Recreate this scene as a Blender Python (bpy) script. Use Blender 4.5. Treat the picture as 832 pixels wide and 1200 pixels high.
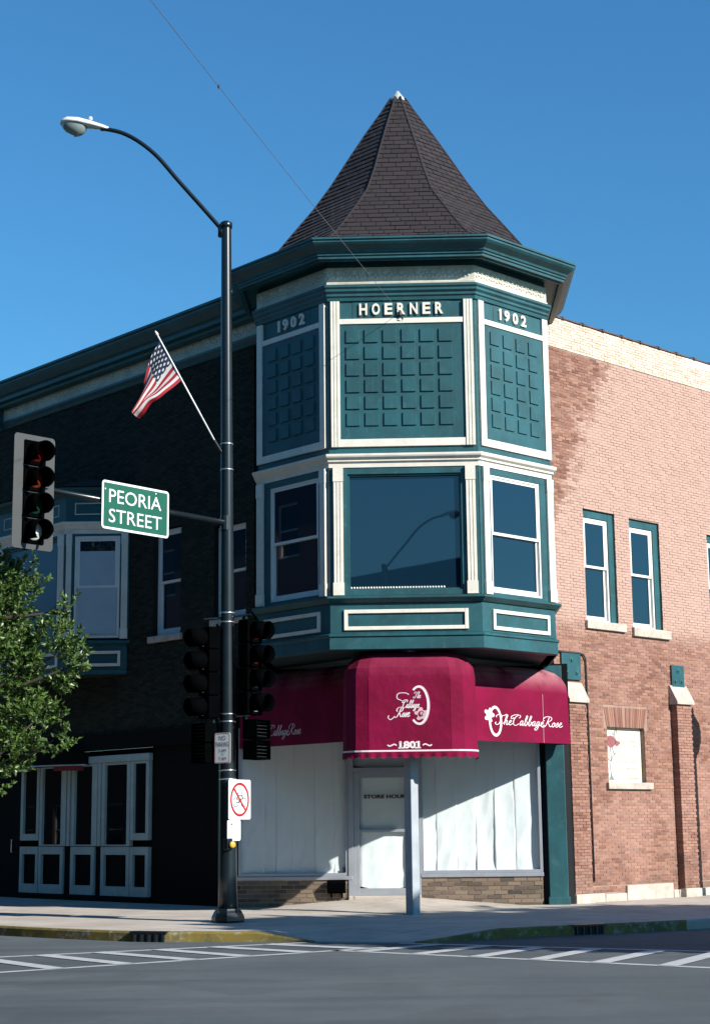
import bpy, bmesh, math, random
from mathutils import Vector, Matrix, noise
R = math.radians
random.seed(7)
scene = bpy.context.scene
for o in list(bpy.data.objects): bpy.data.objects.remove(o)
COL = scene.collection

# ------------------------------------------------------------------ camera
EYE = 1.6
cam_d = bpy.data.cameras.new('camera'); cam = bpy.data.objects.new('camera', cam_d); COL.objects.link(cam)
cam_d.sensor_fit = 'HORIZONTAL'; cam_d.sensor_width = 36.0; cam_d.lens = 36.0*1922.4/832
cam_d.clip_start = 0.1; cam_d.clip_end = 2000
cam.matrix_world = Matrix.Translation((0, 0, EYE)) @ Matrix.Rotation(R(90+10.84), 4, 'X') @ Matrix.Rotation(R(-0.64), 4, 'Z')
scene.camera = cam

# building frame: the front of the corner turret stands at (X0, Y0), turned by YAW
X0, Y0, YAW = 0.861, 28.0, R(-1.83)
CY, SY = math.cos(YAW), math.sin(YAW)
def W(x, y, z=0.0): return Vector((X0+x*CY-y*SY, Y0+x*SY+y*CY, z))

# ------------------------------------------------------------------ light
SUN_AZ, SUN_EL = 54.0, 30.0           # azimuth right of the turret front's normal
sx, sy = math.sin(R(SUN_AZ)), -math.cos(R(SUN_AZ))
sdx, sdy = sx*CY-sy*SY, sx*SY+sy*CY
sun_dir = Vector((sdx*math.cos(R(SUN_EL)), sdy*math.cos(R(SUN_EL)), math.sin(R(SUN_EL))))
sl = bpy.data.lights.new('sun', 'SUN'); sl.energy = 5.0; sl.angle = R(0.53); sl.color = (1.0, 0.95, 0.87)
so = bpy.data.objects.new('sun', sl); COL.objects.link(so)
so.rotation_euler = sun_dir.to_track_quat('Z', 'Y').to_euler(); so.location = sun_dir*60
wd = bpy.data.worlds.new('World'); scene.world = wd; wd.use_nodes = True
wn = wd.node_tree; wn.nodes.clear()
sk = wn.nodes.new('ShaderNodeTexSky'); sk.sky_type = 'NISHITA'; sk.sun_disc = False
sk.sun_elevation = R(SUN_EL); sk.sun_rotation = math.atan2(sdx, sdy)
sk.altitude = 200; sk.air_density = 1.5; sk.dust_density = 0.0; sk.ozone_density = 6.0
bg = wn.nodes.new('ShaderNodeBackground'); bg.inputs['Strength'].default_value = 0.058
wo = wn.nodes.new('ShaderNodeOutputWorld')
tint = wn.nodes.new('ShaderNodeMix'); tint.data_type = 'RGBA'; tint.blend_type = 'MULTIPLY'; tint.inputs[0].default_value = 1
tint.inputs[7].default_value = (.55, 1.1, 1.36, 1)      # the clear cyan blue of the whole sky
wn.links.new(sk.outputs[0], tint.inputs[6]); wn.links.new(tint.outputs[2], bg.inputs[0]); wn.links.new(bg.outputs[0], wo.inputs[0])
scene.view_settings.view_transform = 'Standard'; scene.view_settings.look = 'None'
scene.view_settings.exposure = 0.9; scene.view_settings.gamma = 1.0; scene.view_settings.use_curve_mapping = False

# ------------------------------------------------------------------ materials
def nt(name):
    m = bpy.data.materials.new(name); m.use_nodes = True
    return m, m.node_tree, m.node_tree.nodes['Principled BSDF']
def N(t, kind, **kw):
    n = t.nodes.new(kind)
    for k, v in kw.items():
        if k in n.inputs: n.inputs[k].default_value = v
        else: setattr(n, k, v)
    return n
def coord(t, kind='Position'):
    return t.nodes.new('ShaderNodeNewGeometry').outputs['Position'] if kind == 'Position' else t.nodes.new('ShaderNodeTexCoord').outputs[kind]
KEY = .77       # overall paint key that goes with the exposure above
def mixc(t, fac, a, b):
    m = t.nodes.new('ShaderNodeMix'); m.data_type = 'RGBA'
    for s, v in ((m.inputs[0], fac), (m.inputs[6], a), (m.inputs[7], b)):
        if hasattr(v, 'links'): t.links.new(v, s)
        elif isinstance(v, (tuple, list)): s.default_value = (*[x*KEY for x in v], 1)
        else: s.default_value = v
    return m.outputs[2]
def ma(t, op, a, b=None, c=None, clamp=False):
    m = t.nodes.new('ShaderNodeMath'); m.operation = op; m.use_clamp = clamp
    for s, v in zip(m.inputs, (a, b, c)):
        if v is None: continue
        if hasattr(v, 'links'): t.links.new(v, s)
        else: s.default_value = v
    return m.outputs[0]
def ramp(t, v, a, b, smooth=True):
    m = t.nodes.new('ShaderNodeMapRange'); m.interpolation_type = 'SMOOTHSTEP' if smooth else 'LINEAR'
    t.links.new(v, m.inputs[0]); m.inputs[1].default_value = a; m.inputs[2].default_value = b
    return m.outputs[0]
def noi(t, scale, detail=4, rough=.55, vec=None):
    n = t.nodes.new('ShaderNodeTexNoise'); n.inputs['Scale'].default_value = scale
    n.inputs['Detail'].default_value = detail; n.inputs['Roughness'].default_value = rough
    t.links.new(vec if vec is not None else coord(t), n.inputs['Vector'])
    return n.outputs[0]
def bump(t, p, h, strength=.3, dist=.01):
    b = t.nodes.new('ShaderNodeBump'); b.inputs['Strength'].default_value = strength; b.inputs['Distance'].default_value = dist
    t.links.new(h, b.inputs['Height']); t.links.new(b.outputs[0], p.inputs['Normal'])
def simple(name, c, rough=.5, metal=0.0, var=.18, scale=3.0, bmp=.0, fine=40.0, spec=.5, dirt=None, dirt_amt=.5):
    m, t, p = nt(name)
    n = noi(t, scale, 5)
    lo = tuple(v*(1-var) for v in c); hi = tuple(min(1, v*(1+var)) for v in c)
    col = mixc(t, ramp(t, n, .3, .7), lo, hi)
    if dirt:
        g = ma(t, 'MULTIPLY', ramp(t, noi(t, scale*3.7, 8, .7), .52, .72), dirt_amt)
        col = mixc(t, g, col, dirt)
    t.links.new(col, p.inputs['Base Color'])
    p.inputs['Roughness'].default_value = rough; p.inputs['Metallic'].default_value = metal
    p.inputs['Specular IOR Level'].default_value = spec
    if bmp: bump(t, p, noi(t, fine, 4), bmp, .004)
    return m
M = {}
M['teal'] = simple('teal_paint', (.008, .080, .096), .5, var=.22, scale=1.7, bmp=.2, fine=14, dirt=(.045, .145, .155), dirt_amt=.5)
M['white'] = simple('cream_paint', (.80, .76, .66), .5, var=.06, bmp=.1, fine=30, dirt=(.5, .45, .36), dirt_amt=.35)
M['sash'] = simple('white_sash_paint', (.80, .80, .76), .45, var=.05)
M['plaster'] = simple('moulded_plaster', (.62, .60, .50), .7, var=.15, bmp=.3, fine=22, dirt=(.34, .33, .27))
M['dark_in'] = simple('dark_interior', (.012, .014, .018), .9, var=.1)
M['soffit'] = simple('dark_soffit_paint', (.012, .035, .04), .7)
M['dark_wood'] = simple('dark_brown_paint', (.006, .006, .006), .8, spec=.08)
M['alu'] = simple('aluminium_frame', (.50, .53, .58), .38, .55, var=.06)
M['stone'] = simple('limestone', (.50, .44, .37), .8, var=.18, scale=5, bmp=.4, fine=30, dirt=(.25, .2, .17))
M['mortar'] = simple('mortar', (.31, .215, .165), .9, var=.15, bmp=.2)
M['mortar_shade_tone'] = simple('shade_painted_mortar', (.012, .014, .011), .9)  # mortar of the left wing, its shade put into the colour
M['mortar_pale'] = simple('pale_mortar', (.52, .40, .31), .9, var=.15, bmp=.2)
M['mortar_grey'] = simple('grey_mortar', (.50, .44, .36), .9, var=.12)
M['clay'] = simple('dark_clay_tile', (.10, .05, .04), .6, var=.3)
M['roof_felt'] = simple('roofing_felt', (.012, .009, .010), .95)
M['metal_cap'] = simple('weathered_zinc', (.55, .62, .58), .45, .3)
M['black_iron'] = simple('dark_green_iron_paint', (.006, .012, .016), .28, var=.2, bmp=.08, fine=18)
M['galv'] = simple('galvanised_band', (.65, .68, .70), .3, .9)
M['sig_grey'] = simple('signal_backplate', (.028, .034, .037), .55, var=.1, bmp=.05)
M['sig_black'] = simple('signal_black', (.0016, .002, .0024), .9, spec=.0)
M['lens_red'] = simple('red_lens', (.06, .004, .003), .12)
M['lens_amber'] = simple('amber_lens', (.12, .02, .006), .12)
M['lens_green'] = simple('green_lens', (.004, .03, .02), .12)
M['lens_clear'] = simple('arrow_lens', (.5, .55, .52), .15)
M['sign_green'] = simple('green_sheeting', (.002, .098, .056), .4, var=.08)
M['sign_white'] = simple('white_sheeting', (.82, .84, .84), .4, var=.03)
M['sign_red'] = simple('red_sheeting', (.42, .012, .02), .4, var=.06)
M['ink'] = simple('black_ink', (.012, .012, .014), .6)
M['lum_white'] = simple('luminaire_shell', (.72, .74, .72), .35, var=.05)
M['yellow_btn'] = simple('yellow_button', (.65, .42, .04), .4)
M['wire'] = simple('cable', (.03, .03, .035), .6); M['bare_wire'] = simple('weathered_wire', (.16, .17, .18), .5)
M['steel_post'] = simple('post_paint', (.38, .42, .46), .5, 0, var=.08, dirt=(.3, .3, .3))
M['print_white'] = simple('white_print', (.80, .70, .72), .6, var=.05)
M['print_pink'] = simple('pink_print', (.62, .42, .46), .6, var=.08)
M['board'] = simple('cream_board', (.72, .67, .54), .6, var=.04)
M['board_rose'] = simple('faded_rose_paint', (.28, .09, .10), .7, var=.2, scale=20)
M['board_stem'] = simple('faded_stem_paint', (.20, .26, .26), .7, var=.2)
M['board_text'] = simple('faded_lettering', (.60, .60, .50), .7)
M['line'] = simple('road_line_paint', (.46, .48, .49), .75, var=.12, scale=6, bmp=.3, fine=80, dirt=(.16, .17, .18), dirt_amt=.55)
M['bark'] = simple('bark', (.035, .028, .02), .9, var=.3, scale=12, bmp=.6, fine=30)
M['shade_cloth'] = simple('roller_shade', (.42, .52, .58), .8, var=.05)
M['blue_board'] = simple('blue_panel', (.06, .17, .26), .35, var=.06)
M['red_cloth'] = simple('dull_red_cloth', (.20, .012, .012), .8)

def streaked(m):
    t = m.node_tree; p = t.nodes['Principled BSDF']; src = p.inputs['Base Color'].links[0].from_socket
    mp = t.nodes.new('ShaderNodeMapping'); t.links.new(coord(t), mp.inputs[0]); mp.inputs['Scale'].default_value = (7, 7, .5)
    k = ma(t, 'MULTIPLY', ramp(t, noi(t, 1.6, 6, .65, mp.outputs[0]), .5, .75), .5)
    c = mixc(t, k, src, (.028, .105, .115))
    k2 = ma(t, 'MULTIPLY', ramp(t, noi(t, 26, 4, .7), .66, .76), .5)
    t.links.new(mixc(t, k2, c, (.10, .17, .17)), p.inputs['Base Color'])
streaked(M['teal'])
def awning_mat(name, fade_amt):
    m, t, p = nt(name)
    n = noi(t, 1.6, 5); z = t.nodes.new('ShaderNodeSeparateXYZ'); t.links.new(coord(t), z.inputs[0])
    col = mixc(t, ramp(t, n, .3, .75), (.155, .0005, .026), (.22, .0010, .042))
    w = noi(t, 9.0, 6, .7)
    fade = ma(t, 'MULTIPLY', ramp(t, z.outputs[2], 3.95, 4.5), ramp(t, n, .3, .6))
    col = mixc(t, ma(t, 'MULTIPLY', fade, fade_amt), col, (.52, .30, .32))
    col = mixc(t, ma(t, 'MULTIPLY', ramp(t, w, .68, .8), .35), col, (.45, .15, .2))
    t.links.new(col, p.inputs['Base Color']); p.inputs['Roughness'].default_value = .8; p.inputs['Specular IOR Level'].default_value = .15
    h = ma(t, 'ADD', ma(t, 'MULTIPLY', noi(t, 3.2, 3, .5), 1.0), ma(t, 'MULTIPLY', noi(t, 120, 2), .04))
    bump(t, p, h, .55, .05)
    return m
M['awning'] = awning_mat('crimson_canvas', .06); M['awning_faded'] = awning_mat('faded_crimson_canvas', .6)

def brick_mat(name, stops, wall=None):
    """per-brick tone from the brick's own random number; wall = (origin, direction) adds the cleaned pale field and soot"""
    m, t, p = nt(name)
    a = t.nodes.new('ShaderNodeAttribute'); a.attribute_name = 'tone'
    oi = t.nodes.new('ShaderNodeObjectInfo')
    r = ma(t, 'FRACT', ma(t, 'ADD', a.outputs['Fac'], oi.outputs['Random']))
    cr = t.nodes.new('ShaderNodeValToRGB'); t.links.new(r, cr.inputs[0])
    el = cr.color_ramp.elements
    for i, (q, c) in enumerate(stops):
        e = el[i] if i < 2 else el.new(q)
        e.position = q; e.color = (*[x*KEY for x in c], 1)
    col = cr.outputs[0]
    if wall:
        o, d = wall
        pos = coord(t); sub = t.nodes.new('ShaderNodeVectorMath'); sub.operation = 'SUBTRACT'
        t.links.new(pos, sub.inputs[0]); sub.inputs[1].default_value = (o[0], o[1], 0)
        dot = t.nodes.new('ShaderNodeVectorMath'); dot.operation = 'DOT_PRODUCT'
        t.links.new(sub.outputs[0], dot.inputs[0]); dot.inputs[1].default_value = (d[0], d[1], 0)
        u = dot.outputs['Value']; s = t.nodes.new('ShaderNodeSeparateXYZ'); t.links.new(pos, s.inputs[0]); z = s.outputs[2]
        n1 = ma(t, 'MULTIPLY', ma(t, 'SUBTRACT', noi(t, 1.3, 6, .65), .5), 1.5)
        edge = ma(t, 'ADD', ma(t, 'MULTIPLY_ADD', z, .50, -3.38), n1)      # u of the cleaned field's left edge
        f1 = ramp(t, ma(t, 'ADD', ma(t, 'SUBTRACT', u, edge), ma(t, 'MULTIPLY', ma(t, 'SUBTRACT', r, .5), .45)), -.4, .4)
        f2 = ramp(t, ma(t, 'ADD', z, ma(t, 'MULTIPLY', n1, .5)), 5.1, 5.7)
        pale = ma(t, 'MULTIPLY', f1, f2)
        col = mixc(t, ma(t, 'MULTIPLY', pale, .66), col, (.60, .415, .345))
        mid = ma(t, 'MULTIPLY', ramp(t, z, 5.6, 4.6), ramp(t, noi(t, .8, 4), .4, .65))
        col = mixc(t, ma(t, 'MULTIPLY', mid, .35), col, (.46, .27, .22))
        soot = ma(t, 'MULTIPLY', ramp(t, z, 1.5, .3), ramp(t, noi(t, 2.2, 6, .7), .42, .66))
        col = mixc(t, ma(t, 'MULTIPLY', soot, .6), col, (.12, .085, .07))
    t.links.new(col, p.inputs['Base Color']); p.inputs['Roughness'].default_value = .85
    p.inputs['Specular IOR Level'].default_value = .25
    bump(t, p, noi(t, 55, 5, .65), .35, .006)
    return m
RWO = W(2.67, 3.4); q = math.sqrt(.5)
RWD = (q*CY-q*SY, q*SY+q*CY)
M['brick_red'] = brick_mat('red_brick', [(0, (.17, .078, .058)), (.2, (.235, .112, .080)), (.6, (.295, .148, .106)), (.85, (.35, .19, .138)), (1, (.23, .12, .10))], (RWO, RWD))
M['brick_shade_tone'] = brick_mat('shade_painted_brick', [(0, (.010, .013, .009)), (.5, (.020, .027, .018)), (1, (.034, .036, .024))])  # left wing brick darkened to carry the shade in its colour
M['brick_pale'] = brick_mat('glazed_pale_brick', [(0, (.62, .47, .36)), (.5, (.74, .60, .47)), (1, (.80, .68, .56))])
M['brick_tan'] = brick_mat('tan_base_brick', [(0, (.06, .05, .045)), (.2, (.15, .115, .085)), (.6, (.24, .18, .13)), (.8, (.20, .14, .11)), (1, (.09, .075, .065))])
M['brick_row'] = brick_mat('dark_row_brick', [(0, (.07, .05, .04)), (1, (.10, .07, .06))])
M['brick_opp'] = brick_mat('pale_facade', [(0, (.32, .31, .28)), (1, (.36, .34, .31))])

def shingle_mat():
    m, t, p = nt('asphalt_shingle')
    a = t.nodes.new('ShaderNodeAttribute'); a.attribute_name = 'tone'
    oi = t.nodes.new('ShaderNodeObjectInfo')
    r = ma(t, 'FRACT', ma(t, 'ADD', a.outputs['Fac'], oi.outputs['Random']))
    col = mixc(t, r, (.010, .006, .008), (.019, .012, .015))
    col = mixc(t, ma(t, 'MULTIPLY', ramp(t, noi(t, 120, 2), .5, .75), .5), col, (.038, .027, .03))
    t.links.new(col, p.inputs['Base Color']); p.inputs['Roughness'].default_value = .9
    bump(t, p, noi(t, 150, 3), .5, .004)
    return m
M['shingle'] = shingle_mat()

def glass_dark(name, c, rough=.015, ior=1.6):
    m, t, p = nt(name)
    p.inputs['Base Color'].default_value = (*c, 1); p.inputs['Roughness'].default_value = rough; p.inputs['IOR'].default_value = ior
    bump(t, p, noi(t, .9, 1), .02, .02)
    return m
M['glass'] = glass_dark('window_glass', (.004, .017, .032), ior=1.75)
M['glass_shop'] = glass_dark('shopfront_glass', (.002, .004, .007), ior=1.28)
def glass_clear():
    m, t, p = nt('clear_pane'); t.nodes.remove(p)
    tr = t.nodes.new('ShaderNodeBsdfTransparent'); tr.inputs[0].default_value = (.90, .945, .955, 1)
    gl = t.nodes.new('ShaderNodeBsdfGlossy'); gl.inputs['Roughness'].default_value = .01
    lw = t.nodes.new('ShaderNodeLayerWeight'); lw.inputs[0].default_value = .5
    fc = ma(t, 'MULTIPLY_ADD', ma(t, 'POWER', lw.outputs['Facing'], 4.0), .6, .045)
    mx = t.nodes.new('ShaderNodeMixShader'); out = t.nodes['Material Output']
    t.links.new(fc, mx.inputs[0]); t.links.new(tr.outputs[0], mx.inputs[1]); t.links.new(gl.outputs[0], mx.inputs[2])
    t.links.new(mx.outputs[0], out.inputs[0])
    return m
M['pane'] = glass_clear()
M['lamp_glass'] = glass_dark('lamp_refractor', (.16, .2, .2), .18)
def paper_mat():
    m, t, p = nt('white_paper')
    t.links.new(mixc(t, noi(t, 2.5, 4), (.92, .93, .93), (.98, .99, .985)), p.inputs['Base Color'])
    p.inputs['Roughness'].default_value = .8
    bump(t, p, noi(t, 14, 5, .6), .35, .008)
    return m
M['paper'] = paper_mat()

def asphalt():
    m, t, p = nt('worn_asphalt')
    big = noi(t, .22, 5, .6); fine = noi(t, 90, 3, .7); mid = noi(t, 2.5, 6, .65)
    col = mixc(t, ramp(t, big, .3, .7), (.070, .088, .100), (.112, .132, .142))
    col = mixc(t, ma(t, 'MULTIPLY', ramp(t, mid, .5, .75), .4), col, (.056, .064, .074))
    col = mixc(t, ma(t, 'MULTIPLY', ramp(t, fine, .5, .8), .5), col, (.17, .18, .19))
    st = t.nodes.new('ShaderNodeMapping'); t.links.new(coord(t), st.inputs[0]); st.inputs['Scale'].default_value = (.18, 1.6, 1); st.inputs['Rotation'].default_value = (0, 0, R(9))
    col = mixc(t, ma(t, 'MULTIPLY', ramp(t, noi(t, .8, 5, .65, st.outputs[0]), .48, .66), .55), col, (.05, .056, .065))
    col = mixc(t, ma(t, 'MULTIPLY', ramp(t, noi(t, 22, 3, .8), .45, .75), .35), col, (.045, .052, .062))
    patch = noi(t, .55, 2, .4)                                     # oil-darkened lanes and old patches
    col = mixc(t, ma(t, 'MULTIPLY', ramp(t, patch, .56, .62), .30), col, (.05, .056, .065))
    col = mixc(t, ma(t, 'MULTIPLY', ramp(t, noi(t, 7, 6, .75), .62, .72), .4), col, (.17, .18, .19))
    t.links.new(col, p.inputs['Base Color']); p.inputs['Roughness'].default_value = .88; p.inputs['Specular IOR Level'].default_value = .3
    bump(t, p, fine, .6, .006)
    return m
M['asphalt'] = asphalt()
def concrete():
    m, t, p = nt('sidewalk_concrete')
    col = mixc(t, ramp(t, noi(t, .9, 6, .65), .3, .7), (.41, .36, .31), (.56, .50, .435))
    col = mixc(t, ma(t, 'MULTIPLY', ramp(t, noi(t, 5, 7, .7), .54, .7), .5), col, (.22, .2, .19))
    mp = t.nodes.new('ShaderNodeMapping'); t.links.new(coord(t), mp.inputs[0]); mp.inputs['Rotation'].default_value = (0, 0, R(44))
    b = t.nodes.new('ShaderNodeTexBrick'); t.links.new(mp.outputs[0], b.inputs['Vector']); b.offset = 0
    b.inputs['Scale'].default_value = 1; b.inputs['Mortar Size'].default_value = .012; b.inputs['Brick Width'].default_value = 1.5; b.inputs['Row Height'].default_value = 1.5
    col = mixc(t, ma(t, 'MULTIPLY', b.outputs['Fac'], .6), col, (.14, .13, .12))
    t.links.new(col, p.inputs['Base Color']); p.inputs['Roughness'].default_value = .88
    bump(t, p, noi(t, 60, 4), .35, .005)
    return m
M['concrete'] = concrete()
def kerb_mat(yel):
    m, t, p = nt('yellow_kerb' if yel else 'grey_kerb')
    con = mixc(t, noi(t, 2, 5), (.30, .28, .25), (.42, .40, .36))
    if yel:
        col = mixc(t, ramp(t, noi(t, 3.2, 7, .72), .40, .62), (.19, .14, .02), (.115, .10, .035))
        col = mixc(t, ma(t, 'MULTIPLY', ramp(t, noi(t, 7, 7, .75), .5, .66), .75), col, con)
    else: col = con
    t.links.new(col, p.inputs['Base Color']); p.inputs['Roughness'].default_value = .85
    bump(t, p, noi(t, 40, 4), .4, .006)
    return m
M['kerb_y'] = kerb_mat(True); M['kerb_g'] = kerb_mat(False)
def leaf_mat():
    m, t, p = nt('leaf')
    a = t.nodes.new('ShaderNodeAttribute'); a.attribute_name = 'tone'
    col = mixc(t, a.outputs['Fac'], (.018, .062, .013), (.12, .205, .040))
    t.links.new(col, p.inputs['Base Color']); p.inputs['Roughness'].default_value = .42
    p.inputs['Transmission Weight'].default_value = 0
    tl = t.nodes.new('ShaderNodeBsdfTranslucent'); t.links.new(col, tl.inputs[0])
    mx = t.nodes.new('ShaderNodeMixShader'); mx.inputs[0].default_value = .25; out = t.nodes['Material Output']
    t.links.new(p.outputs[0], mx.inputs[1]); t.links.new(tl.outputs[0], mx.inputs[2]); t.links.new(mx.outputs[0], out.inputs[0])
    return m
M['leaf'] = leaf_mat()
def flag_mat():
    m, t, p = nt('flag_cloth')
    uv = t.nodes.new('ShaderNodeUVMap'); s = t.nodes.new('ShaderNodeSeparateXYZ'); t.links.new(uv.outputs[0], s.inputs[0])
    x, y = s.outputs[0], s.outputs[1]
    stripe = ma(t, 'MODULO', ma(t, 'FLOOR', ma(t, 'MULTIPLY', y, 13.0)), 2.0)        # 0 = red
    col = mixc(t, stripe, (.40, .008, .022), (.70, .69, .68))
    inx = ma(t, 'LESS_THAN', x, .4); iny = ma(t, 'LESS_THAN', y, 7/13)
    can = ma(t, 'MULTIPLY', inx, iny)
    # nine staggered rows of stars
    gx = ma(t, 'MULTIPLY', x, 15.0); gy = ma(t, 'MULTIPLY', y, 13/7*10)
    def dots(ox, oy):
        fx = ma(t, 'SUBTRACT', ma(t, 'FRACT', ma(t, 'MULTIPLY', ma(t, 'ADD', gx, ox), .5)), .5)
        fy = ma(t, 'SUBTRACT', ma(t, 'FRACT', ma(t, 'MULTIPLY', ma(t, 'ADD', gy, oy), .5)), .5)
        return ma(t, 'LESS_THAN', ma(t, 'ADD', ma(t, 'MULTIPLY', fx, fx), ma(t, 'MULTIPLY', fy, fy)), .035)
    star = ma(t, 'MAXIMUM', dots(0, 0), dots(1, 1))
    col = mixc(t, can, col, mixc(t, star, (.008, .022, .06), (.72, .72, .72)))
    t.links.new(col, p.inputs['Base Color']); p.inputs['Roughness'].default_value = .7
    tl = t.nodes.new('ShaderNodeBsdfTranslucent'); t.links.new(col, tl.inputs[0])
    mx = t.nodes.new('ShaderNodeMixShader'); mx.inputs[0].default_value = .12; out = t.nodes['Material Output']
    t.links.new(p.outputs[0], mx.inputs[1]); t.links.new(tl.outputs[0], mx.inputs[2]); t.links.new(mx.outputs[0], out.inputs[0])
    return m
M['flag'] = flag_mat()

# ------------------------------------------------------------------ mesh helpers
class Fr:
    """a facade frame: u along the wall, d outward, z up"""
    def __init__(s, o, u, n): s.o, s.u, s.n = o, u, n
    def p(s, u, d, z): return (s.o[0]+s.u[0]*u+s.n[0]*d, s.o[1]+s.u[1]*u+s.n[1]*d, z)
WD, LN = 1.305, 1.933
F = Fr((0, 0), (1, 0), (0, -1)); RF = Fr((WD, 0), (q, q), (q, -q)); LF = Fr((-WD, 0), (-q, q), (-q, -q))
RW = Fr((2.67, 3.4), (q, q), (q, -q)); LW = Fr((-3.2, 3.4), (-q, q), (-q, -q)); C = Fr((0, 3.4), (1, 0), (0, -1))
class MB:
    def __init__(s): s.v, s.f, s.t, s.uv = [], [], [], None
    def add(s, vs, fs, tone=0.0):
        b = len(s.v); s.v += [tuple(x) for x in vs]; s.f += [tuple(b+i for i in f) for f in fs]; s.t += [tone]*len(vs); return s
    def box(s, fr, u0, u1, d0, d1, z0, z1, tone=0.0):
        vs = [fr.p(u, d, z) for z in (z0, z1) for d in (d0, d1) for u in (u0, u1)]
        return s.add(vs, [(0, 1, 3, 2), (4, 6, 7, 5), (0, 4, 5, 1), (2, 3, 7, 6), (0, 2, 6, 4), (1, 5, 7, 3)], tone)
    def frame(s, fr, u0, u1, z0, z1, w, d0, d1, wt=None, wb=None):
        wt = w if wt is None else wt; wb = w if wb is None else wb
        s.box(fr, u0, u0+w, d0, d1, z0, z1); s.box(fr, u1-w, u1, d0, d1, z0, z1)
        s.box(fr, u0+w, u1-w, d0, d1-.002, z0, z0+wb); s.box(fr, u0+w, u1-w, d0, d1-.002, z1-wt, z1); return s
    def quad(s, a, b, c, d, tone=0.0): return s.add([a, b, c, d], [(0, 1, 2, 3)], tone)
    def prism(s, pts, vec, tone=0.0):
        n = len(pts); P = [Vector(p) for p in pts]; Q = [p+Vector(vec) for p in P]
        return s.add(P+Q, [tuple(range(n)), tuple(range(2*n-1, n-1, -1))]+[(i, (i+1) % n, n+(i+1) % n, n+i) for i in range(n)], tone)
    def tube(s, path, r, n=10, cap=True, tone=0.0):
        P = [Vector(p) for p in path]; rr = r if isinstance(r, (list, tuple)) else [r]*len(P)
        b = len(s.v); up = None
        for i, p in enumerate(P):
            d = (P[min(i+1, len(P)-1)]-P[max(i-1, 0)]).normalized()
            if up is None: up = d.orthogonal().normalized()
            up = (up-d*up.dot(d)).normalized(); sd = d.cross(up)
            for k in range(n):
                a = 2*math.pi*k/n; s.v.append(tuple(p+(up*math.cos(a)+sd*math.sin(a))*rr[i])); s.t.append(tone)
        for i in range(len(P)-1):
            for k in range(n):
                s.f.append((b+i*n+k, b+i*n+(k+1) % n, b+(i+1)*n+(k+1) % n, b+(i+1)*n+k))
        if cap: s.f.append(tuple(b+k for k in range(n))[::-1]); s.f.append(tuple(b+(len(P)-1)*n+k for k in range(n)))
        return s
    def lathe(s, c, prof, n=16, axis=Vector((0, 0, 1))):
        ax = Vector(axis).normalized(); a1 = ax.orthogonal().normalized(); a2 = ax.cross(a1); c = Vector(c); b = len(s.v)
        for r, h in prof:
            for k in range(n):
                a = 2*math.pi*k/n; s.v.append(tuple(c+ax*h+(a1*math.cos(a)+a2*math.sin(a))*max(r, 1e-4))); s.t.append(0)
        for i in range(len(prof)-1):
            for k in range(n): s.f.append((b+i*n+k, b+i*n+(k+1) % n, b+(i+1)*n+(k+1) % n, b+(i+1)*n+k))
        s.f.append(tuple(b+k for k in range(n))); s.f.append(tuple(b+(len(prof)-1)*n+k for k in range(n))); return s
    def grid(s, fn, nu, nv, tone=0.0, uv=False):
        b = len(s.v)
        for j in range(nv+1):
            for i in range(nu+1):
                s.v.append(tuple(fn(i/nu, j/nv))); s.t.append(tone)
        for j in range(nv):
            for i in range(nu): s.f.append((b+j*(nu+1)+i, b+j*(nu+1)+i+1, b+(j+1)*(nu+1)+i+1, b+(j+1)*(nu+1)+i))
        return s
    def sweep(s, path, prof):
        """path(e) -> list of plan points for an offset e; prof -> closed list of (e, z)"""
        rings = [[(x, y, z) for x, y in path(e)] for e, z in prof]; n = len(rings[0]); m = len(prof); b = len(s.v)
        for r in rings: s.v += r; s.t += [0]*n
        for j in range(m):
            for i in range(n-1): s.f.append((b+j*n+i, b+j*n+i+1, b+((j+1) % m)*n+i+1, b+((j+1) % m)*n+i))
        s.f.append(tuple(b+j*n for j in range(m))); s.f.append(tuple(b+j*n+n-1 for j in range(m))[::-1]); return s
    def mesh(s, name, m, smooth=False, recalc=True):
        me = bpy.data.meshes.new(name); me.from_pydata(s.v, [], s.f); me.materials.append(m)
        if any(s.t):
            at = me.attributes.new('tone', 'FLOAT', 'POINT'); at.data.foreach_set('value', s.t)
        if recalc:
            bm = bmesh.new(); bm.from_mesh(me); bmesh.ops.recalc_face_normals(bm, faces=bm.faces); bm.to_mesh(me); bm.free()
        if smooth: me.polygons.foreach_set('use_smooth', [True]*len(me.polygons))
        return me
    def obj(s, name, m, parent=None, smooth=False, recalc=True, bevel=0.0):
        o = bpy.data.objects.new(name, s.mesh(name, m, smooth, recalc)); COL.objects.link(o)
        if parent is not None: o.parent = parent
        if bevel:
            b = o.modifiers.new('bevel', 'BEVEL'); b.width = bevel; b.segments = 2; b.limit_method = 'ANGLE'; b.angle_limit = R(40)
        if smooth == 'auto':
            pass
        return o
def tag(o, label=None, cat=None, group=None, kind=None):
    if label: o['label'] = label
    if cat: o['category'] = cat
    if group: o['group'] = group
    if kind: o['kind'] = kind
    return o
def thing(name, label, cat, loc=(0, 0, 0), rz=0.0, group=None):
    o = bpy.data.objects.new(name, None); COL.objects.link(o); o.location = loc; o.rotation_euler = (0, 0, rz)
    o.empty_display_size = .2
    return tag(o, label, cat, group)
def link_copy(src_mesh, name, parent, mat=None):
    o = bpy.data.objects.new(name, src_mesh); COL.objects.link(o); o.parent = parent
    if mat is not None: o.matrix_local = mat
    return o
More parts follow.
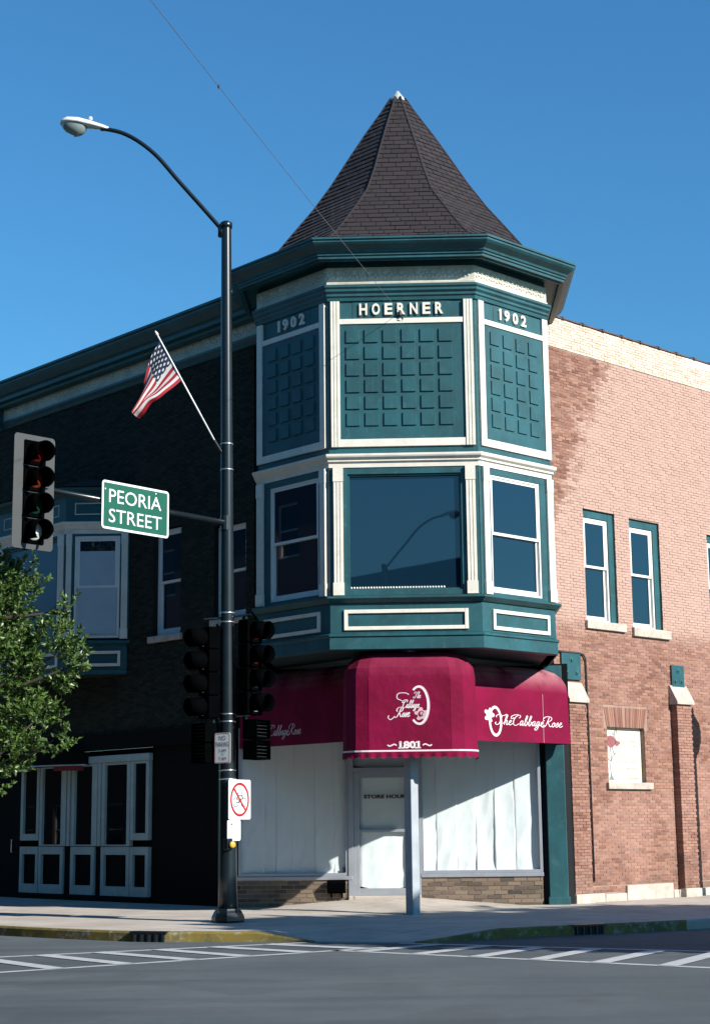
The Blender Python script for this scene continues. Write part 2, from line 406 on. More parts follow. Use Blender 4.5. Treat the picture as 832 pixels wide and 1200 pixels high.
def text_mesh(txt, bold=0.0, res=3, ext=0.0):
    cu = bpy.data.curves.new('t', 'FONT'); cu.body = txt; cu.offset = bold; cu.resolution_u = res; cu.extrude = ext; cu.size = 1.0
    o = bpy.data.objects.new('t', cu); COL.objects.link(o)
    dg = bpy.context.evaluated_depsgraph_get(); me = bpy.data.meshes.new_from_object(o.evaluated_get(dg))
    bpy.data.objects.remove(o); bpy.data.curves.remove(cu)
    return me
def text(name, txt, O, U, V, w, h, m, parent, bold=.02, ext=0.0, depth=0.004, fit=True):
    """lettering whose box lies at O (left, bottom), U right, V up, lifted 'depth' off the surface"""
    me = text_mesh(txt, bold, 3, ext)
    xs = [v.co.x for v in me.vertices]; ys = [v.co.y for v in me.vertices]
    x0, x1, y0, y1 = min(xs), max(xs), min(ys), max(ys)
    fx = w/(x1-x0) if w else h/(y1-y0); fy = h/(y1-y0) if h else fx
    O, U, V = Vector(O), Vector(U).normalized(), Vector(V).normalized(); Nn = U.cross(V)
    for v in me.vertices:
        c = v.co; k = depth if ext == 0 else (depth if c.z > 0 else -.004)
        v.co = O+U*((c.x-x0)*fx)+V*((c.y-y0)*fy)+Nn*k
    me.materials.clear(); me.materials.append(m); me.name = name
    me.polygons.foreach_set('use_smooth', [False]*len(me.polygons)); me.update()
    o = bpy.data.objects.new(name, me); COL.objects.link(o); o.parent = parent
    return o
def smooth_line(pts, k=5):
    out = []; P = [Vector(p) for p in pts]
    for i in range(len(P)-1):
        p0, p1, p2, p3 = P[max(i-1, 0)], P[i], P[i+1], P[min(i+2, len(P)-1)]
        for j in range(k):
            t = j/k
            out.append(.5*((2*p1)+(p2-p0)*t+(2*p0-5*p1+4*p2-p3)*t*t+(3*p1-p0-3*p2+p3)*t**3))
    out.append(P[-1]); return out
SCRIPT = {
 'T': (1.35, [[(-.1, 1.5), (-.2, 1.8), (.2, 2.1), (.7, 1.95), (1.2, 1.95), (1.6, 2.25)], [(.85, 1.98), (.75, 1.1), (.5, .2), (.1, -.05), (-.2, .25), (-.05, .5)]]),
 'h': (.85, [[(-.1, .2), (.3, 1.1), (.5, 1.95), (.35, 2.1), (.2, 1.2), (.1, 0)], [(.12, .3), (.35, .95), (.55, .9), (.5, .3), (.6, 0), (.9, .3)]]),
 'e': (.72, [[(-.05, .3), (.3, .55), (.46, .88), (.28, 1.0), (.08, .6), (.12, .12), (.35, 0), (.75, .35)]]),
 'C': (1.35, [[(1.1, 1.55), (1.3, 1.9), (1.05, 2.2), (.5, 1.85), (.15, 1.0), (.22, .2), (.65, -.05), (1.2, .35)], [(1.05, 2.2), (.4, 2.25), (-.25, 1.95), (-.4, 1.5), (-.05, 1.4), (.1, 1.65)]]),
 'a': (.8, [[(.5, .9), (.28, 1.0), (.04, .5), (.12, .02), (.4, .4), (.56, 1.0), (.48, .3), (.58, 0), (.85, .3)]]),
 'b': (.74, [[(-.05, .3), (.3, 1.2), (.46, 1.95), (.3, 2.1), (.14, 1.1), (.14, .12), (.36, 0), (.55, .5), (.45, .85), (.5, .7), (.8, .75)]]),
 'g': (.8, [[(.5, .9), (.28, 1.0), (.04, .5), (.12, .05), (.4, .4), (.56, 1.0), (.42, -.2), (.1, -.85), (-.2, -.7), (.1, -.2), (.85, .3)]]),
 'R': (1.45, [[(-.1, 1.2), (-.35, 1.6), (.1, 2.15), (1.0, 2.15), (1.25, 1.65), (.9, 1.2), (.5, 1.1)], [(.75, 2.1), (.5, 1.0), (.2, .1), (-.3, -.15), (-.55, .2)], [(.55, 1.1), (.85, .5), (1.15, .02), (1.5, .25)]]),
 'o': (.7, [[(.35, .98), (.08, .6), (.1, .12), (.3, 0), (.52, .4), (.42, .92), (.3, .85), (.5, .72), (.78, .8)]]),
 's': (.66, [[(-.05, .2), (.3, .7), (.38, 1.02), (.44, .6), (.42, .15), (.2, -.02), (.02, .15)], [(.42, .12), (.7, .3)]])}
def ribbon(mb, pts, O, U, V, k, wmin, wmax, lift):
    """flat pen stroke; pts in text units"""
    L = smooth_line([(x, y, 0) for x, y in pts]); O, U, V = Vector(O), Vector(U).normalized(), Vector(V).normalized(); Nn = U.cross(V)
    b = len(mb.v); n = len(L)
    for i, p in enumerate(L):
        d = (L[min(i+1, n-1)]-L[max(i-1, 0)]).normalized(); s = Vector((-d.y, d.x, 0))
        w = (wmin+(wmax-wmin)*abs(d.y)**1.5)*.5
        for sg in (-1, 1):
            c = p+s*w*sg; mb.v.append(tuple(O+U*(c.x*k)+V*(c.y*k)+Nn*lift)); mb.t.append(0)
    for i in range(n-1): mb.f.append((b+2*i, b+2*i+1, b+2*i+3, b+2*i+2))
def script(mb, txt, O, U, V, k, wmin=.10, wmax=.24, slant=.28, lift=.004, sq=1.0):
    x = 0.0
    for ch in txt:
        if ch == ' ': x += .5; continue
        adv, st = SCRIPT[ch]
        for s in st: ribbon(mb, [((x+px)*sq+py*slant, py) for px, py in s], O, U, V, k, wmin, wmax, lift)
        x += adv
    return x*sq*k
def bez(a, b, c, n=10):
    a, b, c = Vector(a), Vector(b), Vector(c)
    return [a*(1-t)**2+b*2*t*(1-t)+c*t*t for t in (i/n for i in range(n+1))]

# ------------------------------------------------------------------ the setting: road, sidewalk, kerbs
S = 400
tag(MB().grid(lambda u, v: ((u-.5)*S*2, (v-.5)*S*2, 0), 8, 8).obj('road', M['asphalt']), kind='structure')
PB = [((-19, 38.9), (-14.5, 47)), ((-8, 28.4), (-6.2, 37)), ((-5.53, 25.98), (-4.2, 35)), ((-3.33, 24.3), (-2.2, 32.8)), ((-2.26, 24.02), (-1.6, 32.5)),
      ((-1.47, 23.88), (-.9, 32.4)), ((-.62, 23.66), (-.2, 32.4)), ((.1, 23.42), (.5, 32.4)), ((.76, 23.33), (1.2, 32.4)), ((1.11, 23.42), (1.7, 32.4)),
      ((2.38, 24.20), (2.9, 32.4)), ((3.29, 24.67), (4, 33)), ((5.33, 25.80), (6, 35)), ((8, 28.3), (8, 37)), ((19, 39.2), (16.5, 46))]
KH = .14
def kerb_h(x):
    if x < -.62: return KH*min(1, max(.06, (-.55-x)/.9))
    if x > .76: return KH*min(1, max(.06, (x-.65)/1.3))
    return .012
A = smooth_line([(*p, 0) for p, b in PB], 6); Bk = smooth_line([(*b, 0) for p, b in PB], 6)
def door_rise(x, y):
    lx, ly = (x-X0)*CY+(y-Y0)*SY, -(x-X0)*SY+(y-Y0)*CY
    return .20*max(0, 1-abs(lx+.35)/2.4)*max(0, min(1, (ly-1.2)/2.2))
def sw_h(x, y, s, d):
    """s distance in from the kerb line"""
    h0 = kerb_h(x) if d < 40 else KH
    return h0+(.118-h0)*min(1, s/1.6)+door_rise(x, y)
cols = []
for a, b in zip(A, Bk):
    dv = (b-a); L = dv.length; dn = dv/L; col = []
    for s in (0.16, .35, .7, 1.1, 1.6, 2.3, 3.2, 4.2, 5.2, 6, 6.8, 7.4, 8.0, L):
        s = min(s, L); p = a+dn*s; col.append((p.x, p.y, sw_h(p.x, p.y, s-.16, s)))
    cols.append(col)
mb = MB(); nc = len(cols[0])
for c in cols: mb.v += c; mb.t += [0]*nc
for i in range(len(cols)-1):
    for j in range(nc-1): mb.f.append((i*nc+j, (i+1)*nc+j, (i+1)*nc+j+1, i*nc+j+1))
tag(mb.obj('sidewalk', M['concrete'], smooth=True), kind='structure')
def kerb(i0, i1, m):
    mb = MB(); n = 0
    for a, b in zip(A[i0:i1+1], Bk[i0:i1+1]):
        dn = (b-a).normalized(); h = kerb_h(a.x)
        for s, z in ((-.015, -.03), (0, h-.025), (.02, h), (.158, h+.001), (.158, -.03)):
            p = a+dn*s; mb.v.append((p.x, p.y, z)); mb.t.append(0)
        n += 1
    for i in range(n-1):
        for j in range(4): mb.f.append((i*5+j, i*5+j+1, (i+1)*5+j+1, (i+1)*5+j))
    mb.f.append(tuple(range(5))); mb.f.append(tuple((n-1)*5+j for j in range(5)))
    return tag(mb.obj('kerb', m), kind='structure')
split = [i for i, a in enumerate(A)]
iL = max(i for i in split if A[i].x <= -.5); iR = min(i for i in split if A[i].x >= .7); iE = min(i for i in split if A[i].x >= 4.75)
kerb(0, iL, M['kerb_y']); kerb(iL, iR, M['kerb_g']); kerb(iR, iE, M['kerb_y']); kerb(iE, len(A)-1, M['kerb_g'])

def crosswalk(A0, A1, B0, B1, ts, label):
    """two edge lines and the bars between them"""
    A0, A1, B0, B1 = (Vector((*p, 0)) for p in (A0, A1, B0, B1))
    root = tag(bpy.data.objects.new('crosswalk', None), kind='structure'); COL.objects.link(root)
    nA = (A1-A0).normalized().cross(Vector((0, 0, 1)))*.07; nB = (B1-B0).normalized().cross(Vector((0, 0, 1)))*.07
    def strip(a, b, n, z): 
        k = 12; return MB().grid(lambda u, v: a.lerp(b, u)+n*(2*v-1)+Vector((0, 0, z)), k, 1).obj('stripe', M['line'], root)
    strip(A0, A1, nA, .004); strip(B0, B1, nB, .004)
    for a, b, w in ts:
        pa, pb = A0.lerp(A1, a), B0.lerp(B1, b); d = (pb-pa).normalized(); n = d.cross(Vector((0, 0, 1)))*w
        strip(pa-d*.02, pb+d*.02, n, .008)
    return root
LA = (A1l, A2l) = ((-.62, 23.60), (-8.6, 19.0))
crosswalk((-.75, 23.62), (-8.56, 19.5), (.35, 22.55), (-8.1, 16.4), [(a_, b_, .12) for a_, b_ in ((.065, .035), (.157, .121), (.248, .211), (.342, .286), (.43, .372), (.525, .46), (.62, .55), (.71, .64), (.8, .73))], 'left')
crosswalk((.55, 23.28), (8.2, 19.15), (-.35, 22.12), (7.8, 15.9), [(a_, b_, .12) for a_, b_ in ((.07, .045), (.155, .132), (.242, .218), (.33, .302), (.427, .385), (.52, .47), (.615, .555), (.71, .64), (.8, .73))], 'right')

def storm_drain(x, y, rz, label):
    fr = Fr((0, 0), (1, 0), (0, -1))
    root = thing('storm_drain', label, 'storm drain', (x, y, 0), rz, 'storm drains in the kerb')
    MB().box(fr, -.26, .26, -.03, .020, .0, .118).obj('inlet', M['dark_in'], root)
    mb = MB().box(fr, -.29, .29, -.12, .028, .118, .146)
    mb.obj('lintel', M['black_iron'], root)
    for k in range(5): MB().box(fr, -.24+k*.115, -.215+k*.115, .02, .038, .0, .124).obj('bar', M['black_iron'], root)
def kerb_at(x):
    for a, b in zip(A, A[1:]):
        if a.x <= x <= b.x:
            f = (x-a.x)/(b.x-a.x); p = a.lerp(b, f); return p.x, p.y, math.atan2(b.y-a.y, b.x-a.x)
storm_drain(*kerb_at(-3.02), 'black iron kerb inlet left of the street lamp base')
storm_drain(*kerb_at(3.35), 'black iron kerb inlet in the shaded right kerb')

# ------------------------------------------------------------------ the corner building
B = thing('corner_building', 'two storey brick corner shop with teal octagonal turret and dark pointed roof', 'building', (X0, Y0, 0), YAW)
def oct_path(e, back=3.75):
    t = math.tan(math.pi/8); w, l = WD+e*t, LN+2*e*t
    return [(-w-l*q, back), (-w-l*q, l*q-e), (-w, -e), (w, -e), (w+l*q, l*q-e), (w+l*q, back)]
def mould(name, prof, m, lo, parent=B, **k):
    """prof: outer profile from bottom to top; closed at offset lo"""
    return MB().sweep(oct_path, [(lo, prof[0][1])]+prof+[(lo, prof[-1][1])]).obj(name, m, parent, **k)
# core and solid zones of the turret
MB().sweep(lambda e: oct_path(e), [(-.16, 4.6), (-.16, 11.5), (-1.1, 11.5), (-1.1, 4.6)]).obj('turret_core', M['dark_in'], B)
MB().add([(x, y, 4.57) for x, y in oct_path(-.03, 4.0)]+[(x, y, 4.62) for x, y in oct_path(-.03, 4.0)], [tuple(range(6)), tuple(range(11, 5, -1))]).obj('soffit', M['soffit'], B)
mould('lower_fascia', [(.0, 4.56), (.03, 4.57), (.03, 4.77), (.055, 4.79), (.055, 4.82), (.0, 4.85)], M['teal'], -.15)
mould('apron', [(0, 4.853), (0, 5.36)], M['teal'], -.15)
mould('sill_moulding', [(0, 5.363), (.03, 5.37), (.09, 5.42), (.115, 5.44), (.115, 5.475), (-.02, 5.50)], M['teal'], -.15)
mould('window_head', [(0, 7.64), (0, 7.752)], M['teal'], -.15)
mould('cornice_band', [(.015, 7.757), (.02, 7.84), (.055, 7.86), (.055, 7.89), (.10, 7.925), (.112, 7.95), (.112, 7.985), (0, 8.0)], M['white'], -.15)
mould('waist_band', [(0, 8.003), (0, 8.121)], M['teal'], -.15)
mould('panel_wall', [(-.012, 8.123), (-.012, 10.79)], M['teal'], -.15)
mould('neck_moulding', [(0, 10.793), (.02, 10.80), (.03, 10.86), (.055, 10.88), (.055, 10.92), (.09, 10.96), (.09, 11.0), (.115, 11.03), (.115, 11.07), (.02, 11.095)], M['teal'], -.15)
fz = mould('frieze', [(.045, 11.10), (.05, 11.13), (.028, 11.14), (.028, 11.418)], M['plaster'], -.15)
mould('crown_cornice', [(.0, 11.42), (.0, 11.53), (.26, 11.535), (.27, 11.45), (.31, 11.45), (.31, 11.47), (.36, 11.475), (.36, 11.52), (.385, 11.53), (.385, 11.565), (.41, 11.575), (.42, 11.61), (.52, 11.68), (.555, 11.72), (.555, 11.76), (.58, 11.765), (.58, 11.80), (.40, 11.83)], M['teal'], -.15)
# raised swags and rosettes of the frieze
def frieze_orn(fr, u0, u1):
    mb = MB(); n = max(2, round((u1-u0)/.29)); st = (u1-u0)/n
    for k in range(n):
        c = u0+(k+.5)*st
        for i in range(7):
            a = math.pi*(i/6); uu = c-st*.46*math.cos(a); zz = 11.36-.13*math.sin(a)
            r = .022+.016*math.sin(a)
            mb.lathe(fr.p(uu, .028, zz), [(r, 0), (r*.8, .014), (r*.3, .02)], 6, Vector((fr.n[0], fr.n[1], 0)))
        mb.lathe(fr.p(c, .028, 11.32), [(.05, 0), (.045, .015), (.02, .024)], 8, Vector((fr.n[0], fr.n[1], 0)))
        mb.lathe(fr.p(c-st*.5, .028, 11.22), [(.03, 0), (.025, .012), (.01, .02)], 6, Vector((fr.n[0], fr.n[1], 0)))
    tag(mb.obj('plaster_ornament', M['plaster'], fz), kind='stuff')
frieze_orn(F, -1.28, 1.28); frieze_orn(RF, .04, LN); frieze_orn(LF, .04, LN)

sq_mesh = None
def raised_square(parent, fr, u, z, s=.24):
    global sq_mesh
    if sq_mesh is None:
        d = .024
        v = [(0, 0, 0), (s, 0, 0), (s, 0, s), (0, 0, s), (.006, -d, .006), (s-.006, -d, .006), (s-.006, -d, s-.006), (.006, -d, s-.006)]
        m_ = MB().add(v, [(4, 5, 6, 7), (0, 1, 5, 4), (1, 2, 6, 5), (2, 3, 7, 6), (3, 0, 4, 7)]); sq_mesh = m_.mesh('raised_square', M['teal'])
    o = link_copy(sq_mesh, 'raised_square', parent)
    p = fr.p(u, .012, z)
    ux, n = Vector((*fr.u, 0)), Vector((*fr.n, 0))
    flip = ux.cross(Vector((0, 0, 1))).dot(n) < 0
    if flip: ux = -ux; p = fr.p(u+s, .012, z)
    o.matrix_local = Matrix(((ux.x, -n.x, 0, p[0]), (ux.y, -n.y, 0, p[1]), (0, 0, 1, p[2]), (0, 0, 0, 1)))
def panel(fr, u0, u1, cu, pitch, cols):
    pn = MB().box(fr, u0, u1, -.02, .012, 8.255, 10.37).obj('coffered_panel', M['teal'], B)
    for r in range(6):
        for c in range(cols): raised_square(pn, fr, cu+c*pitch, 10.02-.304*r)
    MB().box(fr, u0, u1, -.02, .032, 10.366, 10.462).obj('top_rail', M['white'], B, bevel=.005)
    MB().box(fr, u0, u1, -.02, .032, 8.126, 8.262).obj('bottom_rail', M['white'], B, bevel=.005)
def fluted(name, fr, u0, u1, z0, z1, d1, base=True):
    mb = MB(); w = u1-u0; g = w/11
    mb.box(fr, u0, u1, -.02, d1-.012, z0, z1)
    for k in range(3): mb.box(fr, u0+w*(.03+k*.34), u0+w*(.03+k*.34)+w*.26, d1-.014, d1, z0, z1)
    if base:
        mb.box(fr, u0-.012, u1+.012, -.02, d1+.014, z0, z0+.22); mb.box(fr, u0-.006, u1+.006, -.02, d1+.008, z1-.25, z1)
    return mb.obj(name, M['white'], B)
for sgn in (-1, 1):
    a, b = sorted((sgn*1.262, sgn*1.10)); fluted('pilaster', F, a, b, 8.126, 10.788, .045, False)
    a, b = sorted((sgn*1.235, sgn*1.07)); fluted('pilaster', F, a, b, 5.50, 7.754, .05)
panel(F, -1.10, 1.10, -.99, .3285, 6)
for fr in (RF, LF):
    MB().box(fr, .069, .205, -.02, .036, 8.126, 10.788).obj('stile', M['white'], B, bevel=.005)
    MB().box(fr, 1.80, 1.945, -.02, .036, 8.126, 10.788).obj('stile', M['white'], B, bevel=.005)
    panel(fr, .205, 1.80, .36, .345, 4)
    fluted('pilaster', fr, .075, .215, 5.50, 7.754, .045); fluted('pilaster', fr, 1.775, 1.94, 5.50, 7.754, .045)
# letters
def letters(fr, txt, u0, u1, z0, z1, left=False):
    band = MB().box(fr, u0-.12 if not left else u0-.12, u1+.12, -.02, -.006, 10.47, 10.785).obj('name_band', M['teal'], B)
    n = len(txt); Uv = Vector((*fr.u, 0))*(-1 if left else 1)
    ws = [.06 if c == '1' else .142 for c in txt]; gap = (u1-u0-sum(ws))/(n-1); x = 0
    for c, w_ in zip(txt, ws):
        o = fr.p(u1-x, -.006, z0) if left else fr.p(u0+x, -.006, z0)
        if c == '1':
            mb = MB(); O = Vector(o); Nn = Uv.cross(Vector((0, 0, 1)))
            pts = [O+Uv*.012, O+Uv*.058, O+Uv*.058+Vector((0, 0, z1-z0)), O+Uv*.02+Vector((0, 0, z1-z0)), O+Uv*-.005+Vector((0, 0, z1-z0-.05)), O+Uv*.012+Vector((0, 0, z1-z0-.05))]
            mb.prism(pts, Nn*.035).obj('letter', M['white'], band)
        else: text('letter', c, o, Uv, (0, 0, 1), w_, z1-z0, M['white'], band, bold=.03, ext=.02, depth=.034)
        x += w_+gap
letters(F, 'HOERNER', -.745, .745, 10.53, 10.745)
letters(RF, '1902', .62, 1.36, 10.535, 10.745); letters(LF, '1902', .62, 1.36, 10.535, 10.745, True)
# apron panels
def apron(fr, u0, u1):
    o = MB().frame(fr, u0, u1, 4.895, 5.25, .065, -.01, .034).obj('apron_panel', M['white'], B, bevel=.006)
    MB().box(fr, u0+.06, u1-.06, -.03, -.006, 4.95, 5.2).obj('inset', M['teal'], o)
apron(F, -1.07, 1.065); apron(RF, .25, 1.75); apron(LF, .25, 1.755)
# turret windows
MB().box(F, -1.295, -.985, -.15, 0, 5.50, 7.638).box(F, .985, 1.295, -.15, 0, 5.50, 7.638).box(F, -.985, .985, -.15, .0, 5.50, 5.585).obj('window_casing', M['teal'], B)
wn_ = MB().frame(F, -.983, .983, 5.587, 7.636, .03, -.12, -.03).obj('window', M['teal'], B)
MB().box(F, -.955, .955, -.09, -.083, 5.61, 7.61).obj('pane', M['glass'], wn_)
mb = MB()
for k in range(34): mb.lathe(F.p(-.94+k*.0485, -.075, 5.64), [(.002, -.022), (.017, -.012), (.02, 0), (.012, .016), (.002, .02)], 6)
tag(mb.obj('bead_trim', M['sash'], wn_, smooth=True), kind='stuff')
def sash_window(fr, u0, u1, z0, z1, m=None, depth=-.02, glass='glass', meet=None, w=.055, shade=None):
    """double-hung: outer frame, two sashes, two panes"""
    m = m or M['sash']; meet = meet or (z0+z1)/2
    wf = MB().frame(fr, u0, u1, z0, z1, w*.6, depth-.10, depth).obj('window', m, B)
    a, b = u0+w*.6, u1-w*.6
    MB().frame(fr, a, b, meet-.025, z1-w*.6, w*.8, depth-.05, depth-.015, wb=.05).obj('sash', m, wf)
    MB().frame(fr, a, b, z0+w*.6, meet+.02, w*.8, depth-.09, depth-.052, wt=.045, wb=.075).obj('sash', m, wf)
    MB().box(fr, a+.02, b-.02, depth-.035, depth-.03, meet+.01, z1-w).obj('pane', M[glass], wf)
    MB().box(fr, a+.02, b-.02, depth-.075, depth-.07, z0+w, meet).obj('pane', M[glass], wf)
    if shade: MB().box(fr, a+.03, b-.03, depth-.028, depth-.024, shade[0], shade[1]).obj('shade', M['shade_cloth'], wf)
    return wf
for fr in (RF, LF):
    MB().box(fr, .0, .285, -.15, 0, 5.50, 7.638).box(fr, 1.60, LN, -.15, 0, 5.50, 7.638).box(fr, .285, 1.60, -.15, 0, 5.50, 5.55).obj('window_casing', M['teal'], B)
    sash_window(fr, .287, 1.598, 5.552, 7.636, depth=-.01, meet=6.60)
# return faces of the octagon back to the walls
for sx_ in (-1, 1):
    x = sx_*(WD+LN*q)
    MB().add([(x-sx_*.15, LN*q+.06, 4.56), (x, LN*q+.06, 4.56), (x, 3.9, 4.56), (x-sx_*.15, 3.9, 4.56), (x-sx_*.15, LN*q+.06, 7.7), (x, LN*q+.06, 7.7), (x, 3.9, 7.7), (x-sx_*.15, 3.9, 7.7)],
             [(0, 1, 2, 3), (4, 5, 6, 7), (0, 1, 5, 4), (1, 2, 6, 5), (2, 3, 7, 6), (3, 0, 4, 7)]).obj('return_wall', M['teal'], B)

# turret roof: bell-cast octagon
OC = 2.67; AP = 3.24
ROOF = [(.985, 11.83), (.88, 11.91), (.81, 12.03), (.755, 12.22), (.69, 12.52), (.61, 12.88), (.515, 13.30), (.405, 13.86), (.302, 14.45), (.205, 14.99), (.10, 15.54), (.045, 15.86)]
t8 = math.tan(math.pi/8)
def oct_full(s):
    w = (1.14+.40*max(0, min(1, (s-.5)/.28)))*s; o = 3.24*s; yb = AP*s; c = 2.0*s
    return [(-w, -yb), (w, -yb), (o, -yb+c), (o, yb-c), (w, yb), (-w, yb), (-o, yb-c), (-o, -yb+c)]
def roof_z(s):
    for (s0, z0), (s1, z1) in zip(ROOF, ROOF[1:]):
        if s1 <= s <= s0: return z0+(z1-z0)*(s0-s)/(s0-s1)
    return ROOF[-1][1]
def roof_s(z):
    for (s0, z0), (s1, z1) in zip(ROOF, ROOF[1:]):
        if z0 <= z <= z1: return s0+(s1-s0)*(z-z0)/(z1-z0)
    return ROOF[-1][0] if z > 14 else ROOF[0][0]
mb = MB()
for s, z in ROOF:
    for x, y in oct_full(s): mb.v.append((x, OC+y, z)); mb.t.append(0)
for i in range(len(ROOF)-1):
    for k in range(8): mb.f.append((i*8+k, i*8+(k+1) % 8, (i+1)*8+(k+1) % 8, (i+1)*8+k))
mb.f.append(tuple(range(8))); mb.f.append(tuple((len(ROOF)-1)*8+k for k in range(8)))
roof = mb.obj('turret_roof', M['roof_felt'], B)
MB().lathe((0, OC, 15.80), [(.17, -.03), (.175, .02), (.13, .10), (.07, .18), (.03, .24), (.004, .26)], 8).obj('finial', M['metal_cap'], roof, smooth=True)
# shingles laid course by course on the eight slopes
arc = [0]
for (s0, z0), (s1, z1) in zip(ROOF, ROOF[1:]): arc.append(arc[-1]+math.hypot((s0-s1)*AP, z1-z0))
def at_arc(a):
    for i in range(len(arc)-1):
        if arc[i] <= a <= arc[i+1]:
            f = (a-arc[i])/(arc[i+1]-arc[i]); return ROOF[i][0]+(ROOF[i+1][0]-ROOF[i][0])*f, ROOF[i][1]+(ROOF[i+1][1]-ROOF[i][1])*f
    return ROOF[-1]
def shingles(face):
    out = []; EX = .138; TW = .27; n = int((arc[-1]-.25)/EX)
    for r in range(n):
        a0 = .28+r*EX
        if a0+EX > arc[-1]: break
        (s0, z0), (s1, z1) = at_arc(a0), at_arc(a0+EX*1.0)
        O0, O1 = oct_full(s0), oct_full(s1)
        p0, p1 = Vector((O0[face][0], OC+O0[face][1], z0)), Vector((O0[(face+1) % 8][0], OC+O0[(face+1) % 8][1], z0))
        q0, q1 = Vector((O1[face][0], OC+O1[face][1], z1)), Vector((O1[(face+1) % 8][0], OC+O1[(face+1) % 8][1], z1))
        nrm = (p1-p0).cross(q0-p0).normalized()
        if nrm.z < 0: nrm = -nrm
        L = (p1-p0).length; x = -TW*(.5 if r % 2 else 0)-random.uniform(0, .03)
        mid0, mid1 = (p0+p1)*.5, (q0+q1)*.5; ud = (p1-p0).normalized(); L1 = (q1-q0).length
        while x < L:
            w_ = TW-.020; xa, xb = max(x, 0), min(x+w_, L)
            if xb-xa > .015:
                def top(xx): return max(-L1/2, min(L1/2, xx-L/2))
                d = random.uniform(.012, .020); low = random.uniform(-.004, .004)
                dn = (p0-q0).normalized()
                a = mid0+ud*(xa-L/2)+dn*low; b = mid0+ud*(xb-L/2)+dn*low; c = mid1+ud*top(xb); e = mid1+ud*top(xa)
                vs = [a-nrm*.004, b-nrm*.004, c-nrm*.004, e-nrm*.004, a+nrm*d, b+nrm*d, c+nrm*.003, e+nrm*.003]
                out.append((vs, random.random()))
            x += TW
    return out
BX = [(4, 5, 6, 7), (0, 1, 5, 4), (1, 2, 6, 5), (3, 0, 4, 7)]
singles = 0; rest = MB()
for face in (0, 1, 7, 2, 3, 4, 5, 6):
    for vs, tn in shingles(face):
        if face in (0, 1) and singles < 300 and not (face == 1 and singles > 300):
            mb = MB().add(vs, BX); mb.obj('shingle', M['shingle'], roof, recalc=False); singles += 1
        else: rest.add(vs, BX, tn)
tag(rest.obj('shingle_field', M['shingle'], roof), kind='stuff')
mb = MB()
for k in range(8):   # hip caps
    path = []
    for s, z in ROOF: x, y = oct_full(s)[k]; path.append((x, OC+y, z+.006))
    mb.tube(path, [.022]*len(path), 6)
mb.obj('hip_cap', M['shingle'], roof)

# ------------------------------------------------------------------ walls of laid brick
def lay(fr, u0, u1, z0, z1, holes, bl, ch, joint, d0, d1, jit=.004, start=0):
    out = []; r = 0; z = z0
    while z+ch-joint <= z1+.002:
        u = u0-((bl+joint)/2 if (r+start) % 2 else 0)-random.uniform(0, .01)
        while u < u1:
            a, b = max(u, u0), min(u+bl, u1)
            segs = [(a, b)]
            for hu0, hu1, hz0, hz1 in holes:
                if z+ch-joint > hz0+.01 and z < hz1-.01:
                    ns = []
                    for s0, s1 in segs:
                        if s1 <= hu0 or s0 >= hu1: ns.append((s0, s1))
                        else:
                            if s0 < hu0-.02: ns.append((s0, hu0))
                            if s1 > hu1+.02: ns.append((hu1, s1))
                    segs = ns
            for s0, s1 in segs:
                if s1-s0 > .03: out.append((s0, s1, d0, d1+random.uniform(-jit, jit), z, z+ch-joint))
            u += bl+joint
        z += ch; r += 1
    return out
def slab_with_holes(fr, u0, u1, z0, z1, holes, d0, d1):
    mb = MB(); us = sorted({u0, u1, *[max(u0, min(u1, h[i])) for h in holes for i in (0, 1)]}); zs = sorted({z0, z1, *[max(z0, min(z1, h[i])) for h in holes for i in (2, 3)]})
    for a, b in zip(us, us[1:]):
        for c, d in zip(zs, zs[1:]):
            um, zm = (a+b)/2, (c+d)/2
            if not any(h[0] < um < h[1] and h[2] < zm < h[3] for h in holes): mb.box(fr, a, b, d0, d1, c, d)
    return mb
unit = MB().add([(0, 0, 0), (1, 0, 0), (1, 0, 1), (0, 0, 1), (0, 1, 0), (1, 1, 0), (1, 1, 1), (0, 1, 1)], [(4, 5, 6, 7), (0, 1, 5, 4), (1, 2, 6, 5), (2, 3, 7, 6), (3, 0, 4, 7)])
unit_mesh = {}
def single_brick(fr, b, m, parent):
    if m not in unit_mesh:
        unit_mesh[m] = MB().add(unit.v, unit.f).mesh('brick', M[m])
    u0, u1, d0, d1, z0, z1 = b
    o = link_copy(unit_mesh[m], 'brick', parent); U, Nn = Vector((*fr.u, 0))*(u1-u0), Vector((*fr.n, 0))*(d1-d0); p = fr.p(u0, d0, z0)
    o.matrix_local = Matrix(((U.x, Nn.x, 0, p[0]), (U.y, Nn.y, 0, p[1]), (0, 0, z1-z0, p[2]), (0, 0, 0, 1)))
def brick_field(fr, bricks, m, parent, name='brickwork'):
    mb = MB()
    for u0, u1, d0, d1, z0, z1 in bricks: mb.box(fr, u0, u1, d0, d1, z0, z1, random.random()*.999+.0005)
    return tag(mb.obj(name, M[m], parent, recalc=True), kind='stuff')

